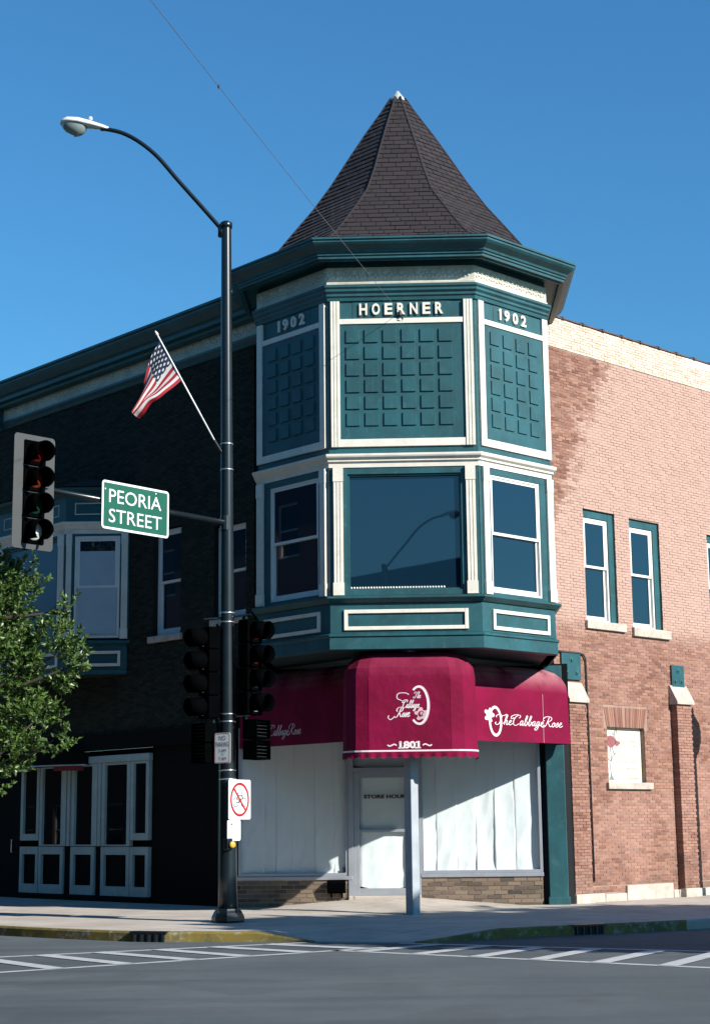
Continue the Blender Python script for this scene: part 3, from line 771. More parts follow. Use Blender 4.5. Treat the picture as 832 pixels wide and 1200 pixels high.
# right-hand wall
W1 = (1.24, 2.25, 5.53, 7.79); W2 = (2.73, 3.74, 5.50, 7.76); W3 = (5.45, 6.45, 5.47, 7.73); SG = (1.74, 2.94, 2.38, 3.46)
RWH = [W1, W2, W3, SG]; RU0, RU1 = .2, 22.0
arch = (1.64, 3.06, 3.462, 3.86)
sills_r = [(1.19, 2.44, 5.36, 5.53), (2.68, 3.93, 5.31, 5.50), (5.4, 6.6, 5.3, 5.47), (1.66, 3.09, 2.24, 2.38)]
wallr = slab_with_holes(RW, RU0, RU1, 0.0, 11.0, RWH, -.30, -.006).obj('brick_wall', M['mortar'], B)
wallr['label'] = 'sunlit red brick side wall with a paler cleaned field'
bk = lay(RW, RU0, 6.6, .42, 10.98, RWH+[arch]+sills_r, .185, .058, .0095, -.03, 0)
near = sorted(bk, key=lambda b: (RW.p(b[0], 0, 0)[1]+28)**2+(b[4]-1.6)**2)
near = [b for b in near if b[0] > .45]
bset = set(near[:170])
for b in near[:170]: single_brick(RW, b, 'brick_red', wallr)
brick_field(RW, [b for b in bk if b not in bset], 'brick_red', wallr)
# far stretch beyond the frame, coarse
brick_field(RW, lay(RW, 6.61, RU1, .42, 10.98, [], .42, .14, .011, -.03, 0), 'brick_red', wallr)
# flat arch over the sign: soldiers leaning outwards
mb = MB(); n = 22
for k in range(n):
    a0, a1 = k/n, (k+.86)/n
    b0, b1 = 1.74+1.2*a0, 1.74+1.2*a1; c0, c1 = 1.66+1.38*a0, 1.66+1.38*a1; dd = random.uniform(-.003, .006)
    vs = [RW.p(b0, -.03, 3.465), RW.p(b1, -.03, 3.465), RW.p(c1, -.03, 3.85), RW.p(c0, -.03, 3.85), RW.p(b0, dd, 3.465), RW.p(b1, dd, 3.465), RW.p(c1, dd, 3.85), RW.p(c0, dd, 3.85)]
    mb.add(vs, [(4, 5, 6, 7), (0, 1, 5, 4), (1, 2, 6, 5), (2, 3, 7, 6), (3, 0, 4, 7)], random.random()*.98+.01)
tag(mb.obj('flat_arch', M['brick_red'], wallr), kind='stuff')
# pale glazed parapet and its clay coping
par = MB().box(RW, RU0, RU1, -.28, -.010, 11.0, 11.62).obj('parapet', M['mortar_pale'], B)
brick_field(RW, lay(RW, RU0, 7.0, 10.995, 11.62, [], .185, .057, .009, -.03, .006), 'brick_pale', par)
brick_field(RW, lay(RW, 7.0, RU1, 10.995, 11.62, [], .42, .125, .010, -.03, .006), 'brick_pale', par)
cop = MB()
for k in range(34):
    u = RU0+k*.64
    o = MB(); o.prism([RW.p(u, .035, 11.625), RW.p(u, .035, 11.65), RW.p(u, -.12, 11.70), RW.p(u, -.32, 11.65), RW.p(u, -.32, 11.625)], Vector(RW.p(.60, 0, 0))-Vector(RW.p(0, 0, 0)))
    o.prism([RW.p(u+.59, .05, 11.62), RW.p(u+.59, .05, 11.665), RW.p(u+.59, -.12, 11.72), RW.p(u+.59, -.33, 11.665), RW.p(u+.59, -.33, 11.62)], Vector(RW.p(.07, 0, 0))-Vector(RW.p(0, 0, 0)))
    o.obj('coping_tile', M['clay'], par)
MB().box(RW, 5.0, 9.0, -.02, .012, 11.45, 11.615).obj('whitewash_patch', M['sash'], par)
# windows of the right wall
for (a, b, c, d) in (W1, W2, W3):
    MB().box(RW, a, a+.05, -.2, -.05, c, d).box(RW, b-.17, b, -.2, -.05, c, d).box(RW, a+.05, b-.17, -.2, -.052, d-.16, d).obj('window_casing', M['teal'], B)
    sash_window(RW, a+.05, b-.17, c+.0, d-.16, depth=-.075, meet=(c+d)/2-.02, w=.075)
    MB().box(RW, a, b, -.34, -.30, c, d).obj('blind_wall', M['dark_in'], B)
for k, (a, b, c, d) in enumerate(sills_r):
    MB().box(RW, a, b, -.2, .065, c+.01, d).obj('window_sill', M['stone'], B, bevel=.008)
# limestone base course
us = [.30, .95, 1.45, 2.12, 3.62, 3.80, 4.05, 4.5, 5.2, 6.0, 7.2, 9, 11, 14, 18, 22]
for k, (a, b) in enumerate(zip(us, us[1:])):
    zt = .40 if k == 3 else random.uniform(.255, .29)
    MB().box(RW, a+.006, b-.006, -.2, .05+random.uniform(-.01, .012), .03, zt).obj('base_stone', M['stone'], B, bevel=.015)
    if zt < .4: MB().box(RW, a, b, -.2, -.008, zt, .42).obj('base_course', M['mortar'], B)
brick_field(RW, [b for b in lay(RW, RU0, 7.0, .29, .42, [(2.12, 3.62, 0, .42)], .185, .058, .0095, -.03, .0)], 'brick_red', wallr, 'brickwork')
# brick piers with sloped stone caps and teal tie plates
def pier(u0, u1, d, zt, plate):
    pr = MB().box(RW, u0+.01, u1-.01, -.02, d-.012, .05, zt).obj('brick_pier', M['mortar'], B)
    brick_field(RW, lay(RW, u0, u1, .30, zt, [], .185, .058, .0095, .004, d), 'brick_red', pr)
    MB().box(RW, u0-.01, u1+.02, -.02, d+.03, .04, .285).obj('base_stone', M['stone'], pr, bevel=.015)
    a, b, c, e = RW.p(u0-.04, 0, 0), RW.p(u1+.05, 0, 0), 0, 0
    w_ = u1+.05-(u0-.04)
    MB().prism([RW.p(u0-.04, -.01, zt+.002), RW.p(u0-.04, d+.05, zt+.002), RW.p(u0-.04, d+.05, zt+.06), RW.p(u0-.04, .03, zt+.40), RW.p(u0-.04, -.01, zt+.40)],
               Vector(RW.p(w_, 0, 0))-Vector(RW.p(0, 0, 0))).obj('cap_stone', M['stone'], pr, bevel=.008)
    a, b, c, e = plate
    pl = MB().box(RW, a, b, -.01, .045, c, e).obj('tie_plate', M['teal'], B, bevel=.005)
    for (fu, fz_) in ((.5, .76), (.24, .28), (.76, .28)):
        MB().lathe(RW.p(a+(b-a)*fu, .044, c+(e-c)*fz_), [(.062, 0), (.062, .008), (.03, .012), (.028, .03), (.01, .035)], 12, Vector((*RW.n, 0))).obj('rosette', M['teal'], pl)
pier(3.86, 4.36, .16, 3.98, (3.90, 4.32, 4.34, 4.80))
pier(.42, .93, .16, 3.88, (.38, .95, 4.33, 4.84))
# conduit on the right wall
MB().tube([RW.p(.25, .03, 4.86), RW.p(.95, .03, 4.86), RW.p(1.06, .03, 4.84), RW.p(1.12, .03, 4.76), RW.p(1.13, .03, 4.6), RW.p(1.14, .03, .50)], .017, 8).obj('conduit', M['wire'], B, smooth=True)
# teal corner column
colm = MB().box(C, 2.575, 2.925, -.25, .06, .08, 4.56).obj('corner_column', M['teal'], B, bevel=.01)
MB().box(C, 2.55, 2.95, -.24, .085, .06, .26).obj('plinth', M['teal'], colm, bevel=.01)
MB().box(C, 2.46, 2.575, -.5, -.10, .1, 4.56).box(C, 2.925, 3.05, -.6, -.12, .1, 4.56).obj('shade_strip', M['dark_in'], B)  # dark strips painted in for the shade either side of the column

# the sign in the blocked window
sg = thing('painted_sign', 'cream board painted with a faded rose in the small brick window opening', 'sign', (X0, Y0, 0), YAW)
MB().box(RW, 1.742, 2.938, -.13, -.10, 2.385, 3.458).obj('board', M['board'], sg)
UR = Vector((*RW.u, 0)); ZV = Vector((0, 0, 1)); NR = Vector((*RW.n, 0))
mb = MB(); SO = Vector(RW.p(1.742, -.097, 2.385))
def disc(mb, O, U, V, cx, cy, rx, ry, lift=0, n=14, wob=0):
    Nn = Vector(U).cross(Vector(V)); b = len(mb.v)
    for k in range(n):
        a = 2*math.pi*k/n; r = 1+wob*math.sin(3*a+1)
        mb.v.append(tuple(Vector(O)+Vector(U)*(cx+rx*r*math.cos(a))+Vector(V)*(cy+ry*r*math.sin(a))+Nn*lift)); mb.t.append(0)
    mb.f.append(tuple(range(b, b+n)))
disc(mb, SO, UR, ZV, .24, .80, .15, .12, .001, wob=.08); disc(mb, SO, UR, ZV, .43, .77, .085, .055, .001, wob=.2); disc(mb, SO, UR, ZV, .30, .79, .06, .04, .0015)
mb.obj('painted_rose', M['board_rose'], sg)
mb = MB()
for pts in ([(.20, .70), (.22, .5), (.19, .3), (.21, .12)], [(.33, .86), (.36, 1.0), (.42, 1.04), (.40, .95)], [(.32, .93), (.27, .97)], [(.27, .68), (.30, .58), (.36, .56), (.28, .52), (.22, .42), (.12, .46), (.08, .47)]):
    ribbon(mb, pts, SO, UR, ZV, 1.0, .018, .022, .002)
mb.prism([SO+UR*.12+ZV*.05+NR*.001, SO+UR*.30+ZV*.05+NR*.001, SO+UR*.21+ZV*.15+NR*.001], NR*.001)
mb.obj('painted_stem', M['board_stem'], sg)
mb = MB()
for (x, z, w_, k) in ((.55, .80, .5, .045), (.55, .70, .6, .05), (.45, .50, .55, .04), (.42, .40, .6, .04), (.38, .26, .7, .05), (.45, .07, .65, .045)):
    xx = x
    while xx < x+w_:      # faded handwriting, no longer legible
        pts = [(0, random.uniform(-.2, .4)), (.3, random.uniform(.5, 1.3)), (.55, random.uniform(-.3, .3)), (.9, random.uniform(.2, .9)), (1.2, random.uniform(-.1, .3))]
        ribbon(mb, pts, SO+UR*xx+ZV*z, UR, ZV, k, .1, .22, .002); xx += k*random.uniform(1.3, 1.7)
tag(mb.obj('faded_lettering', M['board_text'], sg), kind='stuff')

# ------------------------------------------------------------------ shopfront on the chamfered corner
for (a, b, z1) in ((-3.30, -1.10, .605), (.20, 2.46, .635)):
    basew = MB().box(C, a, b, -.3, -.012, .03, z1).obj('base_wall', M['mortar_grey'], B)
    for bb in lay(C, a, b, z1-7*.079, z1+.01, [], .235, .079, .012, -.03, .0, .003): single_brick(C, bb, 'brick_tan', basew)
MB().box(C, -3.32, -1.09, -.32, .03, .607, .675).box(C, .19, 2.475, -.32, .03, .637, .705).obj('shopfront_sill', M['alu'], B, bevel=.006)
def paper(fr, u0, u1, z0, z1, parent, amp=.013, d=-.06):
    ph = random.uniform(0, 9); w_ = u1-u0; tuck = random.uniform(-.02, .05)
    def fn(a, b):
        u = u0+w_*(a+.02*math.sin(b*5+ph)*math.sin(a*3.1)); z = z0+(z1-z0)*b
        z += (1-b)**6*(.03*math.sin(a*math.pi*1.0)+tuck*abs(a-.5))*-1+((1-b)**8)*.04*(1-math.sin(a*math.pi))
        k = noise.noise(Vector((u*1.8+z*.5, z*.8, ph)))*1.2+.35*math.sin(a*5+ph+b*1.5)
        for m_, am in ((2.6, 1.0), (5.5, .45)):          # crumple creases, sharper towards the floor
            k += am*(.35+.9*(1-b)**1.5)*(.45-abs(noise.noise(Vector((u*m_-z*m_*.35, z*m_*.55, ph+m_))))*2.2)
        edge = -.02 if a in (0, 1) else 0
        return fr.p(u, d+amp*k+edge, z)
    return MB().grid(fn, 22, 56).obj('paper_sheet', M['paper'], parent, smooth=True, recalc=False)
def shop_window(u0, u1, z0, z1, seams):
    wf = MB().frame(C, u0, u1, z0, z1, .055, -.14, -.005).obj('shop_window', M['alu'], B, bevel=.005)
    MB().quad(C.p(u0+.05, -.045, z0+.05), C.p(u1-.05, -.045, z0+.05), C.p(u1-.05, -.045, z1-.05), C.p(u0+.05, -.045, z1-.05)).obj('pane', M['pane'], wf)
    ss = [u0+.03]+seams+[u1-.02]
    for a, b in zip(ss, ss[1:]): paper(C, a-.012, b+.014, z0+.02, z1-.04, wf, d=-.10-random.uniform(0, .025))
    return wf
def cu(px): return (px-479.0)/1922.4*31.85       # tune of sheet seams along the chamfer
shop_window(-3.24, -1.165, .677, 3.45, [-2.76, -2.53, -2.19, -1.80, -1.43])
shop_window(.195, 2.468, .707, 3.45, [.49, .88, 1.24, 1.59, 1.97])
# door with its frame and transom
df = MB().box(C, -1.165, -1.065, -.14, .02, .30, 3.45).box(C, .095, .193, -.14, .02, .30, 3.45).box(C, -1.065, .095, -.14, .018, 2.60, 2.68).obj('door_frame', M['alu'], B, bevel=.005)
MB().quad(C.p(-1.06, -.06, 2.69), C.p(.09, -.06, 2.69), C.p(.09, -.06, 3.4), C.p(-1.06, -.06, 3.4)).obj('transom_pane', M['pane'], df)
paper(C, -1.06, .09, 2.7, 3.4, df, d=-.13)
dr = MB().frame(C, -1.06, .09, .315, 2.595, .105, -.09, -.02, wt=.11, wb=.13).box(C, -.955, -.015, -.085, -.022, 1.475, 1.53).obj('door', M['alu'], B, bevel=.005)
MB().quad(C.p(-.95, -.058, .44), C.p(-.02, -.058, .44), C.p(-.02, -.058, 2.49), C.p(-.95, -.058, 2.49)).obj('pane', M['pane'], dr)
paper(C, -.955, -.015, .445, 2.49, dr, d=-.115, amp=.015)
MB().box(C, -1.165, .193, -.3, .06, .05, .312).obj('door_step', M['concrete'], B, bevel=.01)
text('lettering', 'STORE HOURS', C.p(-.868, -.0525, 2.10), (1, 0, 0), (0, 0, 1), .86, .075, M['ink'], dr, bold=.05)
plq = MB().box(C, -1.285, -1.19, -.038, -.034, .735, .83).obj('window_notice', M['ink'], B)
# dark walls behind and above the shopfront
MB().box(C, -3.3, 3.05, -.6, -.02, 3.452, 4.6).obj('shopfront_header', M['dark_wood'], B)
MB().box(C, -3.26, 2.52, -.62, -.58, .1, 3.45).obj('interior_back', M['dark_in'], B)
# small floodlight clamped to the sill
fl = thing('floodlight', 'small black floodlight fixed on the brick base left of the door', 'light', (X0, Y0, 0), YAW)
mb = MB().prism([C.p(-1.56, .05, .36), C.p(-1.56, .16, .38), C.p(-1.56, .20, .56), C.p(-1.56, .12, .61), C.p(-1.56, .05, .61)], (.34, 0, 0)); mb.obj('housing', M['sig_black'], fl, bevel=.01)
MB().box(C, -1.50, -1.475, -.01, .07, .28, .37).box(C, -1.30, -1.275, -.01, .07, .28, .37).obj('bracket', M['sig_black'], fl)
# left corner column, mostly hidden by the lamp post
MB().box(C, -3.62, -3.30, -.3, .02, .08, 4.56).obj('corner_column', M['teal'], B, bevel=.01)

# ------------------------------------------------------------------ left wing
LU1 = 26.0
WA = (1.95, 2.52, 5.47, 7.66); WB_ = (.30, .82, 5.62, 7.45)
bay0, bayd, bay1 = 3.72, .97, 7.40
SH = (2.86, 7.72, .10, 3.12)          # shopfront opening
LWH = [(1.93, 2.85, 5.46, 7.70), (-.15, .84, 5.60, 7.50), (bay0+.05, 9.05, 4.75, 8.9)]
walll = slab_with_holes(LW, -.4, LU1, 3.3, 11.2, LWH, -.35, -.012).obj('brick_wall', M['mortar_shade_tone'], B)
walll['label'] = 'brick wall of the left wing with its shade put into the colour'
brick_field(LW, lay(LW, -.4, 10.6, 3.55, 11.05, LWH, .185, .058, .0095, -.03, 0), 'brick_shade_tone', walll)
brick_field(LW, lay(LW, 10.6, LU1, 3.55, 11.05, [], .42, .14, .011, -.03, 0), 'brick_shade_tone', walll)
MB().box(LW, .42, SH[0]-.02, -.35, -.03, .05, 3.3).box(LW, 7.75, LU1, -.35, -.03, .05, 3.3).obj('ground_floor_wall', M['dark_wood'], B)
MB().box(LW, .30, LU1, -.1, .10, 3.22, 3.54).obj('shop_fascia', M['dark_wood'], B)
sash_window(LW, 1.95, 2.83, 5.49, 7.66, depth=-.10, w=.08); MB().box(LW, 1.93, 2.85, -.36, -.30, 5.46, 7.70).obj('blind_wall', M['dark_in'], B)
sash_window(LW, -.12, .82, 5.64, 7.46, depth=-.10, w=.08)
MB().box(LW, 1.86, 2.96, -.2, .07, 5.33, 5.46).box(LW, -.2, .9, -.2, .07, 5.48, 5.60).obj('window_sill', M['stone'], B, bevel=.008)
# wing cornice and frieze
ln = 10.2
def wing(name, prof, m, u0=-.9, u1=ln):
    pts = [LW.p(u0, d, z) for d, z in prof]; vec = Vector(LW.p(u1-u0, 0, 0))-Vector(LW.p(0, 0, 0))
    return MB().prism(pts, vec).obj(name, m, B)
for a, b in ((-.9, 8.88), (8.95, LU1)):
    wing('wing_frieze', [(-.1, 11.13), (.07, 11.13), (.075, 11.16), (.055, 11.17), (.055, 11.42), (-.1, 11.42)], M['plaster'], a, b)
wing('frieze_bracket', [(-.1, 10.9), (.3, 11.05), (.34, 11.42), (-.1, 11.42)], M['teal'], 8.885, 8.945)
wing('wing_cornice', [(-.1, 11.423), (.25, 11.43), (.26, 11.50), (.36, 11.51), (.36, 11.60), (.42, 11.63), (.52, 11.74), (.56, 11.80), (.56, 11.85), (.60, 11.86), (.60, 11.91), (.3, 11.95), (-.1, 12.05)], M['teal'], -.9, LU1)
wing('neck_moulding', [(-.1, 10.95), (.03, 10.96), (.06, 11.03), (.11, 11.08), (.11, 11.125), (-.1, 11.125)], M['teal'], -.9, LU1)
mb = MB(); Nl = Vector((*LW.n, 0))
for k in range(33):
    c = -.6+k*.285
    for i in range(5):
        a = math.pi*(i/4); mb.lathe(LW.p(c-.13*math.cos(a), .055, 11.36-.11*math.sin(a)), [(.03, 0), (.024, .014), (.01, .02)], 6, Nl)
tag(mb.obj('plaster_ornament', M['plaster'], B), kind='stuff')
# flat roof behind the parapets
MB().add([(*LW.p(-.3, -.05, 0)[:2], 11.2), (*RW.p(0, -.05, 0)[:2], 11.2), (*RW.p(21, -.05, 0)[:2], 11.2), (0, 40, 11.2), (*LW.p(25, -.05, 0)[:2], 11.2)], [(0, 1, 2, 3, 4)]).obj('flat_roof', M['roof_felt'], B)

# oriel bay of the left wing: a slanted side facing the corner, then a wide front
def bay_path(e, back=-.2):
    t = math.tan(math.pi/8)
    P = [(bay0-e*math.sqrt(2)+.0-back*0, 0), (bay0+bayd-e*t, bayd+e), (bay1+e*t, bayd+e), (bay1+bayd+e*math.sqrt(2), 0)]
    return [LW.p(u, d, 0)[:2] for u, d in [(P[0][0], -.1)]+P[1:3]+[(P[3][0], -.1)]]
def bmould(name, prof, m, lo=-.14):
    return MB().sweep(bay_path, [(lo, prof[0][1])]+prof+[(lo, prof[-1][1])]).obj(name, m, B)
MB().sweep(bay_path, [(-.13, 4.75), (-.13, 8.8), (-.6, 8.8), (-.6, 4.75)]).obj('bay_core', M['dark_in'], B)
bmould('bay_fascia', [(0, 4.76), (.03, 4.78), (.03, 4.86), (0, 4.88), (0, 5.38), (.03, 5.38), (.1, 5.42), (.1, 5.46), (0, 5.49)], M['teal'])
bmould('bay_head', [(0, 7.70), (0, 7.75)], M['teal'])
bmould('bay_cornice_band', [(.015, 7.755), (.02, 7.84), (.055, 7.86), (.055, 7.90), (.11, 7.95), (.11, 8.0), (0, 8.02)], M['white'])
bmould('bay_frieze', [(0, 8.022), (0, 8.55), (.08, 8.60), (.2, 8.66), (.22, 8.72), (0, 8.74)], M['teal'])
BS = Fr(LW.p(bay0, 0, 0)[:2], (-1, 0), (0, -1))        # slanted side: faces the street corner
bl = bayd*math.sqrt(2)
BFr = Fr(LW.p(bay0+bayd, bayd, 0)[:2], LW.u, LW.n)     # wide front
MB().box(BS, 0, .20, -.12, 0, 5.49, 7.70).box(BS, bl-.20, bl, -.12, 0, 5.49, 7.70).obj('window_casing', M['teal'], B)
sash_window(BS, .205, bl-.205, 5.53, 7.70, depth=-.02, w=.075, shade=(5.62, 7.38), meet=6.62)
for a, b in ((.03, .165), (bl-.145, bl-.03)): fluted('pilaster', BS, a, b, 5.50, 7.754, .045)
bw = bay1-bay0-bayd
MB().box(BFr, 0, .3, -.12, 0, 5.49, 7.70).box(BFr, bw-.3, bw, -.12, 0, 5.49, 7.70).obj('window_casing', M['teal'], B)
wf = MB().frame(BFr, .30, bw-.3, 5.50, 7.69, .04, -.1, -.02).obj('window', M['teal'], B)
MB().box(BFr, .33, bw-.33, -.07, -.06, 5.54, 7.66).obj('board_panel', M['blue_board'], wf)
for a, b in ((.05, .22), (bw-.22, bw-.05)): fluted('pilaster', BFr, a, b, 5.50, 7.754, .045)
for fr, a, b in ((BS, .16, bl-.16), (BFr, .2, bw-.2)):
    MB().frame(fr, a, b, 4.93, 5.25, .06, -.01, .03).obj('apron_panel', M['white'], B)
    MB().frame(fr, a+.05, b-.03, 8.16, 8.42, .025, -.01, .012).obj('frieze_panel', M['plaster'], B)
MB().prism([LW.p(bay0-.0, -.2, 4.78), LW.p(bay0+bayd-.05, bayd-.05, 4.78), LW.p(bay1+.05, bayd-.05, 4.78), LW.p(bay1+bayd, -.2, 4.78)], (0, 0, .05)).obj('soffit', M['dark_in'], B)
MB().box(LW, bay0, bay1+bayd+.8, -.42, -.36, 4.7, 9.0).obj('blind_wall', M['dark_in'], B)
# low hipped roof of the bay
mb = MB(); base = [(x, y, 8.74) for x, y in bay_path(.26)]; top = [LW.p(bay0+1.5, -.05, 9.18), LW.p(bay1-.5, -.05, 9.18)]
mb.add(base+top, [(0, 1, 4), (1, 2, 5, 4), (2, 3, 5), (0, 4, 5, 3), (0, 3, 2, 1)])
mb.obj('bay_roof', M['roof_felt'], B)

# wooden shopfront of the left wing, three bays of framed panels
PW = simple('grey_green_trim', (.42, .55, .54), .5, var=.08, dirt=(.2, .28, .28), dirt_amt=.4)
MB().box(LW, SH[0]-.02, 7.75, -.35, -.12, .05, 3.22).obj('shopfront_backing', M['dark_wood'], B)
MB().box(LW, SH[0], 7.74, -.12, .03, .08, .235).obj('shopfront_plinth', M['dark_wood'], B)
def leaf_panel(u0, u1, z0, z1, d, wl, glass=True, wb=.06, wt=.05):
    o = MB().frame(LW, u0, u1, z0, z1, wl, -.06, d, wt=wt, wb=wb).obj('shopfront_panel', PW, B)
    MB().box(LW, u0+wl*.8, u1-wl*.8, -.05, -.03, z0+.03, z1-.03).obj('pane' if glass else 'inset', M['glass_shop'] if glass else M['dark_wood'], o)
# columns (u ranges) of the three bays from right to left
for (a, b, wl, up0) in ((2.89, 3.52, .10, 1.36), (3.54, 4.55, .11, 1.24), (4.80, 5.68, .11, 1.24), (5.98, 6.92, .10, 1.24), (6.95, 7.69, .10, 1.36)):
    leaf_panel(a, b, up0, 2.95, .03, wl, True, wb=.14 if up0 > 1.3 else .03)
    leaf_panel(a, b, .24, 1.225, .03, wl, False, wb=.19, wt=.16)
for a, b in ((4.57, 4.78), (5.72, 5.95)):
    MB().box(LW, a, a+.09, -.05, .05, 1.24, 2.95).box(LW, b-.09, b, -.05, .05, 1.24, 2.95).obj('mullion', PW, B)
    MB().box(LW, a+.02, b-.02, -.1, .0, .2, 2.95).obj('mullion_core', M['dark_wood'], B)
MB().box(LW, SH[0], 5.2, -.06, .06, 2.955, 3.10).obj('shopfront_head', PW, B, bevel=.01)
# small curved hood with a red fringe over the left part
hood = thing('hood', 'small dark curved hood with pale rim over the left wooden shopfront', 'awning', (X0, Y0, 0), YAW)
pts = [LW.p(5.0+1.35*(1-math.cos(math.pi*k/12)), .02+.55*math.sin(math.pi*k/12), 2.93) for k in range(13)]
MB().tube(pts, .018, 6).obj('rim', M['galv'], hood, smooth=True)
mb = MB().add(pts+[(p[0], p[1], 3.2) for p in pts], [(k, k+1, 14+k, 13+k) for k in range(12)]+[tuple(range(13))]); mb.obj('cover', M['dark_wood'], hood)
mb = MB().add([Vector(p)*1 for p in pts[1:5]]+[Vector(p)-Vector((0, 0, .12)) for p in pts[1:5]], [(k, k+1, 5+k, 4+k) for k in range(3)]); mb.obj('fringe', M['red_cloth'], hood)
MB().tube([LW.p(7.98, .03, 1.10), LW.p(7.98, .07, 1.10), LW.p(7.98, .07, 1.38), LW.p(7.98, .03, 1.38)], .012, 8).obj('door_handle', M['galv'], B)

# ------------------------------------------------------------------ awnings
def awning(name, label, path, zb, zt, Rr, taper, valance, frame_fn):
    """path(inset) -> plan points (front and ends); rows rise from zb and curl in at the top"""
    root = thing(name, label, 'awning', (X0, Y0, 0), YAW)
    rows = [(0, zb)]
    for k in range(1, 5): rows.append((taper*k/4, zb+(zt-Rr-zb)*k/4))
    for k in range(1, 6):
        a = math.pi/2*k/5; rows.append((taper+Rr*(1-math.cos(a)), zt-Rr+Rr*math.sin(a)))
    mb = MB(); n = None
    for ins, z in rows:
        P = path(ins); n = len(P)
        for x, y in P: mb.v.append((x, y, z)); mb.t.append(0)
    for j in range(len(rows)-1):
        for i in range(n-1): mb.f.append((j*n+i, j*n+i+1, (j+1)*n+i+1, (j+1)*n+i))
    mb.f.append(tuple((len(rows)-1)*n+i for i in range(n)))
    cv = mb.obj('canvas', M['awning_faded' if name == 'side_awning' else 'awning'], root, recalc=False)
    return root, cv
def rr_path(fr, u0, u1, d0, d1, r, left_end=True, right_end=True, seg=3):
    def f(ins):
        a, b, d = u0+(ins if left_end else 0), u1-(ins if right_end else 0), d1-ins; rr = max(r-ins*.6, .03); P = []
        if left_end:
            P.append((a, d0))
            for k in range(seg+1):
                t = math.pi/2*k/seg; P.append((a+rr-rr*math.cos(t), d-rr+rr*math.sin(t)))
        else: P.append((a, d))
        if right_end:
            for k in range(seg+1):
                t = math.pi/2*k/seg; P.append((b-rr+rr*math.sin(t), d-rr+rr*math.cos(t)))
            P.append((b, d0))
        else: P.append((b, d))
        # even out the long front
        return [fr.p(u, dd, 0)[:2] for u, dd in P]
    return f
AW = F
dome, cv = awning('entrance_awning', 'crimson rounded canvas awning numbered 1801 over the corner entrance', rr_path(F, -1.125, 1.185, -1.55, .05, .46), 2.838, 4.555, .44, .02, True, None)
# white edging and scalloped valance
pth = rr_path(F, -1.137, 1.197, -1.55, .05, .46, seg=6)(0); pth2 = rr_path(F, -1.141, 1.201, -1.55, .054, .46, seg=6)(0)
mb = MB()
for (x0_, y0_), (x1_, y1_) in zip(pth2, pth2[1:]): mb.quad((x0_, y0_, 2.822), (x1_, y1_, 2.822), (x1_, y1_, 2.85), (x0_, y0_, 2.85))
mb.obj('edging', M['print_white'], dome, recalc=False)
dense = []; 
for (x0_, y0_), (x1_, y1_) in zip(pth, pth[1:]):
    L = math.hypot(x1_-x0_, y1_-y0_); n_ = max(1, int(L/.022))
    for k in range(n_): dense.append((x0_+(x1_-x0_)*k/n_, y0_+(y1_-y0_)*k/n_))
dense.append(pth[-1]); mb = MB(); s_ = 0; prev = dense[0]
for x, y in dense:
    s_ += math.hypot(x-prev[0], y-prev[1]); prev = (x, y); ph = (s_/.185) % 1
    b_ = 2.755-.045*math.sin(math.pi*ph)**.6; wv = .012*math.sin(s_*34)
    mb.v += [(x, y, 2.835), (x, y-wv*.4, 2.79), (x, y-wv, b_)]; mb.t += [0]*3
for i in range(len(dense)-1):
    for j in range(2): mb.f.append((i*3+j, (i+1)*3+j, (i+1)*3+j+1, i*3+j+1))
mb.obj('valance', M['awning'], dome, recalc=False)
mb = MB()
OD = Vector(F.p(0, .052, 0)); XV = Vector((1, 0, 0))
# the front leans back a little towards the top
lean = (Vector((0, .02, 4.115-2.838))).normalized()
def dpt(x, z): return Vector(F.p(x, .052, 0))+Vector((0, 0, 2.838))+lean*(z-2.838)
lg = MB()
def oval(mb, c, rx, ry, w0, O, U, V, n=36, lift=.004, open_from=0, open_to=1):
    pts = []
    for k in range(n+1):
        a = 2*math.pi*(open_from+(open_to-open_from)*k/n)+math.pi/2
        pts.append((c[0]-rx*math.cos(a+math.pi)*1, c[1]+ry*math.sin(a)))
    b = len(mb.v); Nn = Vector(U).cross(Vector(V)); L = len(pts)
    for i, p in enumerate(pts):
        a = Vector(pts[min(i+1, L-1)])-Vector(pts[max(i-1, 0)]); a.normalize(); s = Vector((-a.y, a.x))
        for sg_ in (-1, 1):
            cc = Vector(p)+s*w0*.5*sg_; mb.v.append(tuple(Vector(O)+Vector(U)*cc.x+Vector(V)*cc.y+Nn*lift)); mb.t.append(0)
    for i in range(L-1): mb.f.append((b+2*i, b+2*i+1, b+2*i+3, b+2*i+2))
ZL = lean; O0 = dpt(0, 2.838)
def rel(z): return z-2.838
mb = MB()
for ux_ in (-.665, .725): mb.quad(dpt(ux_-.004, 2.86), dpt(ux_+.004, 2.86), dpt(ux_+.004, 4.10), dpt(ux_-.004, 4.10))
mb.quad(dpt(.026, 4.02), dpt(.034, 4.02), dpt(.034, 4.10), dpt(.026, 4.10))
mb.obj('seam', M['awning_faded'], dome, recalc=False)
oval(lg, (.187, rel(3.60)), .158, .315, .036, O0, XV, ZL, lift=.003, open_from=.39, open_to=1.10)
lg.obj('logo_oval', M['print_white'], dome, recalc=False)
lg = MB(); oval(lg, (.20, rel(3.60)), .165, .325, .022, O0, XV, ZL, lift=.002, open_from=.41, open_to=1.08); 
disc(lg, O0, XV, ZL, .225, rel(3.45), .075, .085, .003, wob=.12)
for a in range(5): disc(lg, O0, XV, ZL, .225+.085*math.cos(a*1.257+.4), rel(3.45)+.085*math.sin(a*1.257+.4), .035, .03, .0025)
lg.obj('logo_rose', M['print_pink'], dome, recalc=False)
lg = MB()
